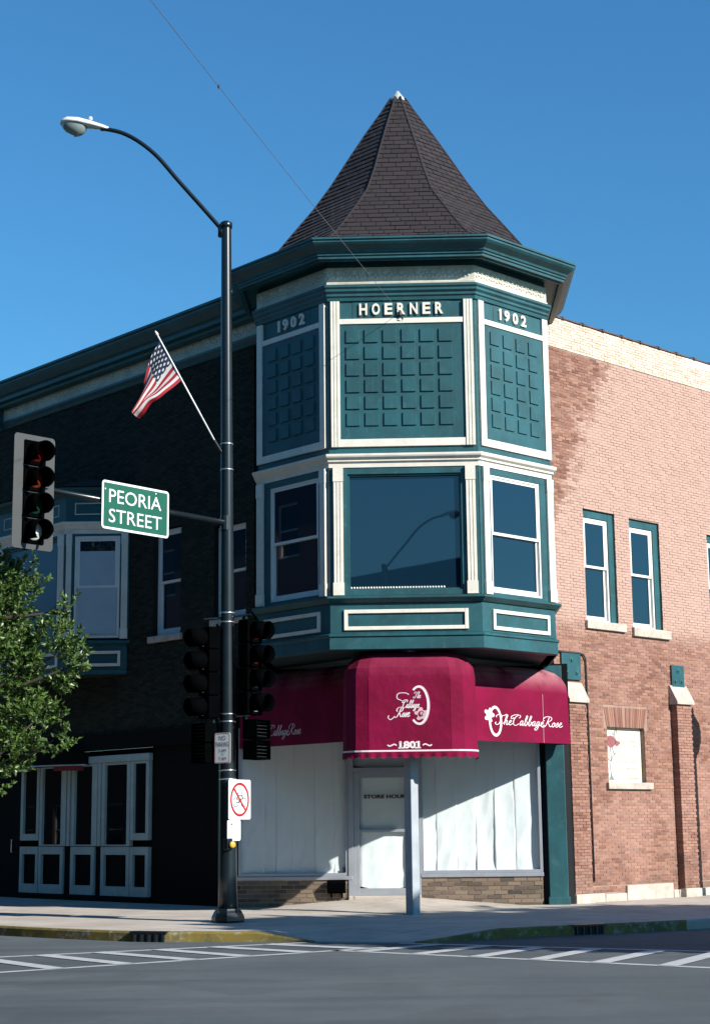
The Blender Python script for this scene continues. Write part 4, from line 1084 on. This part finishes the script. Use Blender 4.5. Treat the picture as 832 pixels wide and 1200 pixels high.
for k in range(3): ribbon(lg, [(.225+.045*math.cos(a)*(1-.28*k), rel(3.45)+.05*math.sin(a)*(1-.28*k)) for a in [.3+k*1.2+i*.7 for i in range(7)]], O0, XV, ZL, 1, .010, .014, .005)
lg.obj('logo_petals', M['awning'], dome, recalc=False)
lg = MB()
script(lg, 'The', dpt(.10, 3.72), XV, ZL, .05, lift=.006, sq=.8); script(lg, 'Cabbage', dpt(-.10, 3.555), XV, ZL, .062, lift=.007, sq=.78)
script(lg, 'Rose', dpt(-.20, 3.405), XV, ZL, .075, lift=.008, sq=.85)
ribbon(lg, [(-.10, rel(3.68)), (-.18, rel(3.72)), (-.16, rel(3.80)), (-.04, rel(3.81)), (.02, rel(3.78))], O0, XV, ZL, 1, .012, .016, .006)
ribbon(lg, [(-.24, rel(3.40)), (-.30, rel(3.36)), (-.34, rel(3.40)), (-.32, rel(3.43))], O0, XV, ZL, 1, .012, .016, .006)
lg.obj('lettering', M['print_white'], dome, recalc=False)
text('lettering', '1801', dpt(-.155, 2.872), XV, ZL, .345, .125, M['print_white'], dome, bold=.045, depth=.006)
lg = MB()
for sx_ in (-1, 1):
    x0_ = .02+sx_*.22; ribbon(lg, [(x0_, rel(2.925)), (x0_+sx_*.04, rel(2.945)), (x0_+sx_*.08, rel(2.93)), (x0_+sx_*.12, rel(2.915)), (x0_+sx_*.155, rel(2.935))], O0, XV, ZL, 1, .022, .022, .006)
# feet of the 1s
for x_ in (-.122, .157): lg.quad(dpt(x_-.05, 2.872)+Vector((0, -.006, 0)), dpt(x_+.05, 2.872)+Vector((0, -.006, 0)), dpt(x_+.05, 2.894)+Vector((0, -.006, 0)), dpt(x_-.05, 2.894)+Vector((0, -.006, 0)))
for x_ in (-.122, .157): lg.quad(dpt(x_-.045, 2.965)+Vector((0, -.006, 0)), dpt(x_-.01, 2.965)+Vector((0, -.006, 0)), dpt(x_-.01, 2.995)+Vector((0, -.006, 0)), dpt(x_-.03, 2.985)+Vector((0, -.006, 0)))
lg.obj('flourish', M['print_white'], dome, recalc=False)
# side awnings along the slanted turret faces
RA = RW; LA_ = Fr((-2.67, 3.4), (-q, q), (-q, -q))
rtA, cvr = awning('side_awning', 'crimson canvas awning lettered in white script on the sunlit right side', rr_path(RA, -2.8, .04, -.12, .53, .12, False, True), 3.055, 4.47, .46, .02, False, None)
ltA, cvl = awning('side_awning', 'shaded dark crimson canvas awning with script lettering left of the entrance', rr_path(LA_, -2.8, .30, -.12, .53, .12, False, True), 3.055, 4.47, .46, .02, False, None)
mb = MB(); mb.box(RA, -.80, -.792, .46, .533, 3.06, 3.95); mb.obj('seam', M['print_pink'], rtA)
def side_text(fr, root, left):
    lg = MB(); UV = Vector((*fr.u, 0))*(-1 if left else 1)
    nl = Vector((*fr.n, 0)); V = (Vector((0, 0, 4.01-3.055))-nl*.02).normalized()
    def pt(u, z): return Vector(fr.p(u-.07, .532, 3.055))+V*(z-3.055-.02)
    if left: script(lg, 'TheCabbageRose', pt(-.30, 3.27), UV, V, .088, .07, .15, lift=.006, sq=1.08)
    else: script(lg, 'TheCabbageRose', pt(-2.02, 3.375), UV, V, .084, .12, .26, lift=.006, sq=1.76)
    if not left:
        oval(lg, (-2.03, .355), .15, .25, .05, pt(0, 3.075), UV, V, lift=.004)
        disc(lg, pt(0, 3.075), UV, V, -2.19, .46, .09, .09, .005, wob=.15)
        for a in range(5): disc(lg, pt(0, 3.075), UV, V, -2.19+.10*math.cos(a*1.257), .46+.10*math.sin(a*1.257), .04, .035, .0045)
    lg.obj('lettering', M['print_white'], root, recalc=False)
side_text(RA, rtA, False); side_text(LA_, ltA, True)

# square steel post under the entrance awning, turned on its edge
post = thing('post', 'pale square steel post under the entrance awning, set cornerwise', 'post', tuple(W(.03, .42, 0)), YAW+R(45))
P0 = Fr((0, 0), (1, 0), (0, -1)); a = .088
MB().box(P0, -a, a, -a, a, .10, 4.6).obj('shaft', M['steel_post'], post, bevel=.012)
MB().box(P0, -.12, .12, -.12, .12, .10, .135).obj('base_plate', M['steel_post'], post)

# ------------------------------------------------------------------ street lamp on the corner
def street_lamp(loc, label, mirror=1, H=11.8, lean=0.0, group='street lamps'):
    root = thing('street_lamp', label, 'street lamp', loc, 0, group); root.rotation_euler = (0, lean, 0)
    base = MB().lathe((0, 0, 0), [(.255, 0), (.265, .03), (.262, .09), (.23, .15), (.205, .19), (.19, .22)], 8)
    bo = base.obj('base', M['black_iron'], root, bevel=.008)
    for k in range(4):
        a_ = math.pi/4+k*math.pi/2; MB().lathe((.215*math.cos(a_), .215*math.sin(a_), .15), [(.028, 0), (.028, .04), (.012, .045), (.012, .08)], 6).obj('bolt', M['black_iron'], bo)
    MB().lathe((0, 0, .12), [(.155, 0), (.148, .6), (.130, 2.8), (.108, 6.0), (.085, H-.2), (.083, H-.12)], 20).obj('pole', M['black_iron'], root, smooth=True)
    MB().lathe((0, 0, H-.02), [(.10, -.06), (.105, -.02), (.105, .03), (.06, .06), (.02, .065)], 16).obj('cap', M['black_iron'], root, smooth=True)
    m_ = mirror
    arm = [(-.06*m_, 0, -.10), (-.44*m_, 0, .36), (-.84*m_, 0, .84), (-1.18*m_, -.0, 1.26), (-1.48*m_, 0, 1.53), (-1.78*m_, 0, 1.71), (-2.06*m_, 0, 1.79), (-2.18*m_, 0, 1.80)]
    MB().tube(smooth_line([(x, y, H+z-.02) for x, y, z in arm], 4), .038, 10).lathe((-.085*m_, 0, H-.13), [(.06, -.10), (.06, .08)], 10).obj('arm', M['black_iron'], root, smooth=True)
    # cobra-head luminaire: lofted shell, refractor bowl below
    sec = [(0, .035, .035, 0), (.10, .06, .06, .005), (.30, .11, .085, .02), (.52, .16, .105, .03), (.70, .17, .10, .02), (.80, .13, .075, .0), (.84, .05, .03, -.02)]
    mb = MB(); n = 16; b0 = len(mb.v)
    for (x, w_, h, zc) in sec:
        for k in range(n):
            a_ = 2*math.pi*k/n; s_ = math.sin(a_); hh = h if s_ > 0 else h*.45
            mb.v.append((-(2.04+x)*m_, w_*math.cos(a_), H+1.78+zc+x*.14+hh*s_)); mb.t.append(0)
    for i in range(len(sec)-1):
        for k in range(n): mb.f.append((i*n+k, i*n+(k+1) % n, (i+1)*n+(k+1) % n, (i+1)*n+k))
    mb.f.append(tuple(range(n))); mb.f.append(tuple((len(sec)-1)*n+k for k in range(n)))
    lm = mb.obj('luminaire', M['lum_white'], root, smooth=True)
    mb = MB(); c = Vector((-(2.04+.60)*m_, 0, H+1.78+.06))
    for i in range(6):
        t_ = i/5*math.pi/2
        for k in range(14):
            a_ = 2*math.pi*k/14; mb.v.append((c.x+.225*math.cos(t_)*math.cos(a_), .15*math.cos(t_)*math.sin(a_), c.z-.17*math.sin(t_)+math.cos(a_)*-.03*m_)); mb.t.append(0)
    for i in range(5):
        for k in range(14): mb.f.append((i*14+k, i*14+(k+1) % 14, (i+1)*14+(k+1) % 14, (i+1)*14+k))
    mb.obj('refractor', M['lamp_glass'], lm, smooth=True)
    MB().lathe((-2.36*m_, 0, H+1.95), [(.035, 0), (.035, .05), (.015, .06)], 8).obj('photocell', M['lum_white'], lm)
    return root
PX, PY = -2.085, 26.75
lamp = street_lamp((PX, PY, .115), 'tall dark street lamp with white cobra head at the kerb corner', 1, 11.68, lean=R(-.35))
def ppole(dx, z): return (PX+dx, PY, z)
mb = None
for z in (7.90, 7.46, 5.05, 4.90, 3.40, 3.28, 2.50, 2.36):
    r_ = .152-.07*(z/11.8)
    MB().lathe((0, 0, z-.115), [(r_, -.012), (r_+.004, -.012), (r_+.004, .012), (r_, .012)], 18).obj('band', M['galv'], lamp, smooth=True)
# second lamp across the junction, seen mirrored in the big turret window
street_lamp((-.95, -3.0, .0), 'dark street lamp across the junction, mirrored in the large turret window', -1, 10.95)

# push button below the plates
btn = MB().box(Fr((.02, -.15), (.7, -.7), (.7, .7)), -.05, .05, -.06, .05, 1.13, 1.31).obj('button_box', M['black_iron'], lamp, bevel=.01)
bd = Vector((.62, -.78, 0)).normalized()
MB().lathe(Vector((.085, -.20, 1.21)), [(.055, 0), (.055, .02), (.04, .032), (.015, .034)], 14, bd).obj('button', M['yellow_btn'], btn, smooth=True)

# mast arm with the street name sign and a signal head
adir = Vector((-4.75+2.11, 23.7-26.7, 0)).normalized()
ma_ = thing('mast_arm', 'dark horizontal mast arm from the lamp post over the street', 'mast arm', (PX-.08, PY-.06, 6.55))
MB().tube([(0, 0, 0), adir*4.0+Vector((0, 0, .03))], [.058, .042], 12).obj('tube', M['black_iron'], ma_, smooth=True)
MB().lathe((.02, .02, 0), [(.09, -.12), (.09, .12)], 12).obj('clamp', M['black_iron'], ma_)
anrm = Vector((-adir.y, adir.x, 0)); 
if anrm.y > 0: anrm = -anrm
AU = -adir; AV = Vector((0, 0, 1))
NS = AU.cross(AV)            # faces the camera side
def plate(name, label, O, U, V, w, h, t, m, r=.04, cat='sign', group=None):
    """rounded plate whose lower-left corner is O"""
    O, U, V = Vector(O), Vector(U).normalized(), Vector(V).normalized(); Nn = U.cross(V)
    root = thing(name, label, cat, tuple(O), 0, group); pts = []
    for cx, cy, a0 in ((w-r, h-r, 0), (r, h-r, 90), (r, r, 180), (w-r, r, 270)):
        for k in range(5): a_ = R(a0+k*22.5); pts.append(U*(cx+r*math.cos(a_))+V*(cy+r*math.sin(a_)))
    MB().prism(pts, Nn*-t).obj('plate', m, root)
    return root, U, V, Nn
def rr_ring(mb, U, V, Nn, w, h, ins, bw, r, lift):
    def loop(i, rr):
        out = []
        for cx, cy, a0 in ((w-i-rr, h-i-rr, 0), (i+rr, h-i-rr, 90), (i+rr, i+rr, 180), (w-i-rr, i+rr, 270)):
            for k in range(5): a_ = R(a0+k*22.5); out.append(U*(cx+rr*math.cos(a_))+V*(cy+rr*math.sin(a_))+Nn*lift)
        return out
    A_, B_ = loop(ins, r), loop(ins+bw, max(r-bw, .01)); n = len(A_); b = len(mb.v)
    mb.v += [tuple(p) for p in A_+B_]; mb.t += [0]*2*n
    for k in range(n): mb.f.append((b+k, b+(k+1) % n, b+n+(k+1) % n, b+n+k))
sgn_o = Vector((-3.955, 24.64, 6.085))-NS*-.02
snm, U_, V_, N_ = plate('street_name_sign', 'green street name sign reading PEORIA STREET hung on the mast arm', tuple(Vector((-3.90, 24.72, 6.11))+NS*.085-AU*.06), AU, AV, 1.38, .765, .012, M['sign_green'], .06)
mb = MB(); rr_ring(mb, U_, V_, N_, 1.38, .765, .004, .034, .056, .003); mb.obj('border', M['sign_white'], snm, recalc=False)
text('lettering', 'PEORIA', U_*.145+V_*.425, U_, V_, 1.07, .212, M['sign_white'], snm, bold=0, depth=.004)
text('lettering', 'STREET', U_*.145+V_*.115, U_, V_, 1.08, .212, M['sign_white'], snm, bold=0, depth=.004)
MB().lathe(U_*.07+V_*.625, [(.014, 0), (.012, .006)], 8, N_).lathe(U_*1.10+V_*.69, [(.014, 0), (.012, .006)], 8, N_).obj('bolt', M['sign_white'], snm)

def signal_head(loc, facing, label, secs=4, pitch=.405, plate_=True, lens=('lens_red', 'lens_amber', 'lens_green', 'lens_clear'), group='traffic signal heads', R_=.145, vl=.29):
    """origin at the top centre of the housing's back; built facing -Y then turned"""
    root = thing('traffic_signal', label, 'traffic signal', loc, facing, group)
    f0 = Fr((0, 0), (1, 0), (0, -1)); H = secs*pitch; w = .19
    if plate_:
        pts = []
        for cx, cz, a0 in ((.30, .02, 0), (-.30, .02, 90), (-.30, -H-.02, 180), (.30, -H-.02, 270)):
            for k in range(4): a_ = R(a0+k*30); pts.append((cx+.055*math.cos(a_), -.02, cz+.055*math.sin(a_)))
        MB().prism(pts, (0, .008, 0)).obj('backplate', M['sig_grey'], root)
    for s in range(secs):
        zc = -pitch*(s+.5)
        hs = MB().box(f0, -w, w, -.16, .05, zc-pitch*.48, zc+pitch*.48).obj('housing', M['sig_black'], root, bevel=.02)
        MB().lathe((0, -.05, zc), [(R_, 0), (R_*.93, .012), (R_*.6, .03), (.01, .036)], 18, (0, -1, 0)).obj('lens', M[lens[s]], hs, smooth=True)
        mb = MB(); n = 18                                   # tunnel visor, open below
        for i, y in enumerate((-.05, -.05-vl)):
            for k in range(n+1):
                a_ = R(-55+290*k/n); rr = R_+.012
                yy = y if i == 0 else y+.07*max(0, -math.sin(a_))
                mb.v.append((rr*math.cos(a_), yy, zc+rr*math.sin(a_)-(.012 if i else 0))); mb.t.append(0)
        for k in range(n): mb.f.append((k, k+1, n+2+k, n+1+k))
        v = mb.obj('visor', M['sig_black'], hs, smooth=True, recalc=False)
        so_ = v.modifiers.new('thickness', 'SOLIDIFY'); so_.thickness = .008
        if lens[s] == 'lens_clear':
            ar = MB().add([(-.05, -.092, zc-.05), (.055, -.092, zc-.05), (.055, -.092, zc+.02), (.02, -.092, zc+.02), (-.02, -.092, zc+.08), (-.05, -.092, zc+.05)], [(0, 1, 2, 3, 4, 5)]); ar.obj('arrow', M['sign_white'], hs)
    MB().box(f0, -.03, .03, -.2, -.14, -H-.06, .06).obj('bracket', M['black_iron'], root)
    return root
fang = math.atan2(NS.y, NS.x)+math.pi/2          # turn that makes -Y look along NS
signal_head(tuple(Vector((-4.80, 23.78, 7.28))+NS*.06), fang-R(4), 'traffic signal head with grey backplate on the mast arm, four lenses', pitch=.392)
signal_head((PX+.40, PY-.10, 4.93), fang+R(6), 'black four lens traffic signal on the right side of the lamp post', pitch=.39, plate_=False)
signal_head((PX-.36, PY-.06, 4.82), R(-58), 'black traffic signal on the left side of the lamp post, seen from the side', pitch=.375, plate_=False, lens=('lens_red', 'lens_amber', 'lens_green', 'lens_green'))
for (dx, z, L) in ((.0, 4.98, .4), (.0, 3.36, .5)):
    MB().tube([(0, 0, z-.115), (.4, -.1, z-.115+.03)], .02, 8).tube([(0, 0, z-.115), (-.38, -.05, z-.145)], .02, 8).obj('signal_bracket', M['black_iron'], lamp)
def ped_signal(loc, rz, label):
    root = thing('pedestrian_signal', label, 'pedestrian signal', loc, rz, 'pedestrian signals on the lamp post'); f0 = Fr((0, 0), (1, 0), (0, -1))
    for k, z in enumerate((.33, .0)):
        h_ = MB().frame(f0, -.2, .2, z, z+.31, .02, -.16, .12).box(f0, -.19, .19, -.16, .0, z+.01, z+.30).obj('housing', M['sig_black'], root, bevel=.01)
        mb = MB()
        for i in range(5): mb.box(f0, -.178, .178, .0, .05, z+.045+i*.055, z+.05+i*.055)
        mb.obj('louvre', M['sig_grey'], h_)
    return root
ped_signal((PX+.48, PY-.12, 2.66), fang+R(10), 'black two box pedestrian signal hanging right of the lamp post')
ped_signal((PX-.40, PY+.05, 2.62), R(-50), 'two box pedestrian signal left of the lamp post with pale louvres')

# plates on the lamp post
def turned(az): return Vector((math.cos(R(az)), math.sin(R(az)), 0))
np_, U_, V_, N_ = plate('no_parking_sign', 'small white sign reading NO PARKING strapped to the lamp post', (PX-.215, PY-.13, 2.605), turned(-30), (0, 0, 1), .305, .485, .006, M['sign_white'], .03)
mb = MB(); rr_ring(mb, U_, V_, N_, .305, .485, .008, .008, .03, .002); mb.obj('border', M['sign_red'], np_, recalc=False)
for tx, z0, w_, h_ in (('NO', .365, .13, .075), ('PARKING', .265, .25, .075), ('3 AM', .175, .14, .055), ('TO', .125, .06, .032), ('7 AM', .045, .14, .055)):
    text('lettering', tx, U_*(.1525-w_/2)+V_*z0, U_, V_, w_, h_, M['ink'], np_, bold=0, depth=.003)
nb, U_, V_, N_ = plate('no_bicycles_sign', 'white square sign with a bicycle crossed out in a red ring', (PX+.02, PY-.22, 1.72), turned(58), (0, 0, 1), .60, .63, .006, M['sign_white'], .03)
mb = MB(); c = (.30, .315)
oval(mb, c, .235, .25, .042, (0, 0, 0), U_, V_, 40, .004)
d_ = Vector((.17, -.185)); s = Vector((.185, .17)).normalized()*.018
pts = [Vector(c)-d_+s, Vector(c)+d_+s, Vector(c)+d_-s, Vector(c)-d_-s]
mb.quad(*[U_*p.x+V_*p.y+N_*.005 for p in pts]); mb.obj('prohibition_ring', M['sign_red'], nb, recalc=False)
mb = MB()
for wx in (.195, .405): oval(mb, (wx, .27), .072, .072, .012, (0, 0, 0), U_, V_, 20, .003)
for pts in ([(.195, .27), (.25, .38), (.37, .38), (.30, .27), (.25, .38)], [(.30, .27), (.195, .27)], [(.405, .27), (.36, .42), (.34, .43)], [(.24, .41), (.27, .41)]):
    for p0, p1 in zip(pts, pts[1:]): ribbon(mb, [p0, p1], (0, 0, 0), U_, V_, 1, .012, .012, .003)
mb.obj('bicycle_symbol', M['ink'], nb, recalc=False)
bp, U_, V_, N_ = plate('blank_plate', 'small blank white plate on the lamp post under the bicycle sign', (PX+.0, PY-.19, 1.385), turned(40), (0, 0, 1), .26, .33, .006, M['sign_white'], .03)
MB().lathe(U_*.08+V_*.26, [(.016, 0), (.014, .006)], 8, N_).obj('bolt', M['ink'], bp)

# flag on its staff
fl_ = thing('flag', 'small American flag hanging from a white staff on the lamp post', 'flag', (PX-.165, PY, 7.80))
st0, st1 = Vector((0, -.05, 0)), Vector((-1.06, -.25, 1.99))
MB().tube([st0+(st1-st0)*.0, st0+(st1-st0)*.97], .014, 8).lathe(st1-(st1-st0)*.03, [(.012, 0), (.026, .03), (.018, .07), (.004, .10)], 8, (st1-st0)).obj('staff', M['sign_white'], fl_, smooth=True)
MB().tube([st0-(st1-st0)*.05+Vector((.02, 0, 0)), st0+(st1-st0)*.08], .024, 8).tube([(.03, 0, -.08), (.14, 0, -.10)], .015, 6).tube([(.025, 0, -.75), (.025, 0, .05)], .014, 6).obj('staff_bracket', M['black_iron'], fl_)
nu, nv = 44, 26; mb = MB(); uvs = []
h0, h1 = st0+(st1-st0)*.925, st0+(st1-st0)*.592
for j in range(nv+1):
    s_ = j/nv
    for i in range(nu+1):
        t_ = i/nu; Hh = h0.lerp(h1, s_)
        E = Vector((-1.43, -.16, .60)).lerp(Vector((-1.385, -.14, .55)), s_)
        # the cloth falls away from the staff and gathers at its lower fly corner
        mid = Vector((-1.30, -.2, 1.42)).lerp(Vector((-1.0, -.15, .80)), s_)
        P = Hh*(1-t_)**2+mid*2*t_*(1-t_)+E*t_*t_
        fold = math.sin(s_*11+t_*2.2)*.075*t_**.8+math.sin(s_*5-1+t_*3)*.10*t_
        P = P+Vector((.35*fold, fold, .04*math.sin(t_*6+s_*4)*t_-.02*math.sin(t_*17)*s_*t_))
        mb.v.append(tuple(P)); mb.t.append(0); uvs.append((t_, s_))
for j in range(nv):
    for i in range(nu): mb.f.append((j*(nu+1)+i, j*(nu+1)+i+1, (j+1)*(nu+1)+i+1, (j+1)*(nu+1)+i))
me = mb.mesh('cloth', M['flag'], True, False); ul = me.uv_layers.new(name='UVMap')
for lp in me.loops: ul.data[lp.index].uv = uvs[lp.vertex_index]
fo = bpy.data.objects.new('cloth', me); COL.objects.link(fo); fo.parent = fl_

# overhead service wire to the turret
w0, w1 = Vector((-2.32, 18.0, 11.13)), W(-.02, -.05, 10.555)
w0 = w1+(Vector((-1.92, 15.0, 9.658))-w1)*1.55
def sag(t): p = w0.lerp(w1, t); p.z -= .12*4*t*(1-t)*.5; return tuple(p)
wr = thing('overhead_wire', 'thin service wire running down from the sky to the turret lettering', 'wire', tuple(w1))
MB().tube([tuple(Vector(sag(k/24))-w1) for k in range(25)], .0042, 5).obj('cable', M['bare_wire'], wr)
MB().lathe((0, .0, -.02), [(.02, -.06), (.035, -.03), (.03, .03), (.015, .06)], 8).tube([(0, 0, -.03), (.05, .02, -.11), (.02, .03, -.16), (-.05, .02, -.13)], .012, 6).obj('insulator', M['ink'], wr)
pz = Vector(sag(.46))-w1; MB().lathe(pz, [(.004, -.03), (.016, 0), (.004, .03)], 6).obj('splice', M['wire'], wr)

# ------------------------------------------------------------------ trees
def tree(loc, label, blobs, n_leaf, leaf, trunk, rnd, group=None):
    rg = random.Random(rnd)
    root = thing('street_tree', label, 'tree', loc, 0, group)
    tb = MB().tube(smooth_line(trunk, 4), [.11-.06*i/(4*(len(trunk)-1)) for i in range(4*(len(trunk)-1)+1)], 8)
    for (c, r) in blobs:
        tip = Vector(c); k = min(range(len(trunk)), key=lambda i: abs(trunk[i][2]-(tip.z-.7*r[2]))); s0 = Vector(trunk[k])
        mid = s0.lerp(tip, .5)+Vector((rg.uniform(-.1, .1), rg.uniform(-.1, .1), -.05)); tb.tube(bez(s0, mid, tip, 6), [.045, .04, .034, .028, .022, .016, .010], 6)
    tb.obj('trunk', M['bark'], root, smooth=True)
    mb = MB(); vol = [r[0]*r[1]*r[2] for c, r in blobs]; tot = sum(vol)
    for (c, r), v in zip(blobs, vol):
        nn = int(n_leaf*v/tot); ncl = max(6, nn//26)
        for _ in range(ncl):
            while True:
                d = Vector((rg.uniform(-1, 1), rg.uniform(-1, 1), rg.uniform(-1, 1)))
                if .15 < d.length < 1: break
            d = d.normalized()*(d.length**.45)
            cc = Vector(c)+Vector((d.x*r[0], d.y*r[1], d.z*r[2]))
            tw = (d+Vector((0, 0, .5))+Vector((rg.uniform(-.5, .5), rg.uniform(-.5, .5), rg.uniform(-.3, .5)))).normalized(); tl = leaf*rg.uniform(2, 4.2); base_t = rg.random()
            for k in range(26):
                f = rg.random(); p = cc+tw*tl*(f-.4)
                dr = (tw*.6+Vector((rg.gauss(0, .6), rg.gauss(0, .6), rg.gauss(.05, .5)))).normalized()
                sd = dr.cross(Vector((rg.gauss(0, 1), rg.gauss(0, 1), rg.gauss(0, 1)))).normalized(); L = leaf*rg.uniform(.5, 1.45); w_ = L*.24
                up = sd.cross(dr)*L*.10; tn = max(.01, min(.99, .25+.3*base_t+.35*rg.random()+(.2 if f > .8 else 0)))
                mb.add([p, p+dr*L*.45+sd*w_+up, p+dr*L, p+dr*L*.45-sd*w_+up], [(0, 1, 2), (0, 2, 3)], tn)
    mb.obj('crown', M['leaf'], root, recalc=False)
    return root
tree((-5.75, 24.5, .1), 'leafy green street tree at the left edge in front of the shopfront',
     [((.55, -.1, 4.75), (.42, .45, .75)), ((.95, .0, 5.25), (.14, .16, .42)), ((1.42, .1, 4.75), (.10, .12, .30)), ((1.20, .1, 4.05), (.42, .5, .52)), ((.3, 0, 3.9), (.7, .7, .6)), ((.0, 0, 5.0), (.7, .7, .7)),
      ((1.62, .0, 3.95), (.12, .2, .15)), ((.95, -.1, 3.05), (.42, .5, .38)), ((1.25, .0, 2.80), (.30, .3, .22)), ((.4, -.1, 2.65), (.55, .6, .42)), ((.45, -.2, 2.2), (.25, .3, .18)), ((-.7, 0, 4.2), (.9, .9, 1.5)), ((0, .7, 4), (.8, .5, 1.2))],
     46000, .078, [(0, 0, 0), (.02, .02, 1.2), (-.03, 0, 2.2), (.03, 0, 3.4), (0, .03, 4.6)], 3)
tree((11.6, 17.6, 0), 'dense street tree across the side street, outside the view, shading the corner',
     [((0, 0, 6.9), (2.6, 2.4, 1.6)), ((1.6, -.8, 7.2), (2.2, 2.0, 1.9)), ((-1.7, .6, 6.6), (1.8, 1.6, 1.2)), ((2.8, 1.2, 7.0), (2.2, 2.0, 1.6)), ((.3, 1.0, 5.4), (2.4, 2.0, 1.1)), ((4.4, 2.2, 7.0), (2.2, 2.0, 1.6))],
     22000, .42, [(0, 0, 0), (.05, .05, 2.0), (-.05, 0, 4.0), (.05, 0, 5.5), (0, 0, 6.8)], 5)

for k, (x, y) in enumerate(((-9.6, 14.2), (-13.6, 18.4))):      # unseen trees added to cut the skylight on the left side
    tree((x, y, 0), ('unseen tree added to block skylight from the left, the nearer of two', 'unseen tree added to block skylight from the left, the farther of two')[k],
         [((0, 0, 8.5), (2.6, 2.6, 2.2)), ((1.6, .6, 7.2), (1.9, 1.9, 1.6)), ((-1.7, -.4, 7.0), (2.0, 2.0, 1.7)), ((.3, -1.6, 6.6), (1.8, 1.8, 1.5)), ((.2, 1.8, 7.4), (1.9, 1.9, 1.6)), ((.2, .1, 10.4), (1.7, 1.7, 1.4))],
         15000, .36, [(0, 0, 0), (.08, .05, 2.4), (-.06, 0, 4.4), (.05, 0, 6.5), (0, 0, 8.8)], 11+k, 'unseen trees added to block skylight')
# ornamental lamp on the right pavement whose shadow falls on the side wall
def acorn_lamp(loc, label):
    root = thing('ornamental_lamp', label, 'street lamp', loc)
    MB().lathe((0, 0, 0), [(.16, 0), (.16, .12), (.11, .2), (.075, .5), (.06, .6), (.052, 3.37), (.08, 3.42), (.05, 3.48)], 12).obj('post', M['black_iron'], root, smooth=True)
    MB().lathe((0, 0, 3.48), [(.10, 0), (.16, .05), (.24, .25), (.255, .42), (.22, .58), (.13, .70)], 14).obj('globe', M['lamp_glass'], root, smooth=True)
    MB().lathe((0, 0, 4.17), [(.12, 0), (.07, .09), (.03, .14), (.045, .19), (.01, .28)], 12).obj('finial', M['black_iron'], root, smooth=True)
lp_ = W(2.67+q*4.62, 3.4+q*4.62); hd = Vector((sdx, sdy, 0)).normalized()*1.05
acorn_lamp((lp_.x+hd.x, lp_.y+hd.y, .12), 'ornamental acorn lamp on the right pavement beside the brick wall')

# ------------------------------------------------------------------ across the junction, behind the viewer (mirrored in the glass)
def opposite(loc, rz, w, h, floors, bays, label, wm='brick_opp', deep=8):
    root = thing('commercial_block', label, 'building', loc, rz); f0 = Fr((0, 0), (1, 0), (0, -1)); hl = []
    fh = (h-1.2)/floors
    for fl in range(floors):
        for b in range(bays):
            u = w*(b+.5)/bays; z = fl*fh
            hl.append((u-.95, u+.95, z+.5, z+fh-.7) if fl == 0 else (u-.6, u+.6, z+.9, z+fh-.5))
    slab_with_holes(f0, 0, w, 0, h, hl, -.35, 0).obj('wall', M[wm], root)
    MB().box(f0, -.02, w+.02, -deep, -.36, 0, h-.3).obj('rear_block', M[wm], root)
    MB().box(f0, -.2, w+.2, -.4, .45, h-.55, h+.05).box(f0, -.1, w+.1, -.3, .2, h-.9, h-.56).obj('cornice', M['dark_wood'], root)
    for k, (a, b, c, d) in enumerate(hl):
        wf = MB().frame(f0, a, b, c, d, .08, -.2, -.1).box(f0, a+.08, b-.08, -.19, -.11, (c+d)/2-.03, (c+d)/2+.03).obj('window', M['sash'], root)
        MB().box(f0, a+.05, b-.05, -.16, -.15, c+.05, d-.05).obj('pane', M['glass_shop'], wf)
opposite((3.2, -5.2, 0), R(-135), 26, 11.6, 3, 9, 'pale three storey block on the corner behind the viewer', 'brick_opp', 16)
opposite((-7.5, 10.5, 0), R(135), 64, 14.5, 4, 18, 'unseen dark brick row across the left street, added to block skylight on the wing', 'brick_row', 20)  # unseen row, height and dark brick chosen to dim the left wing
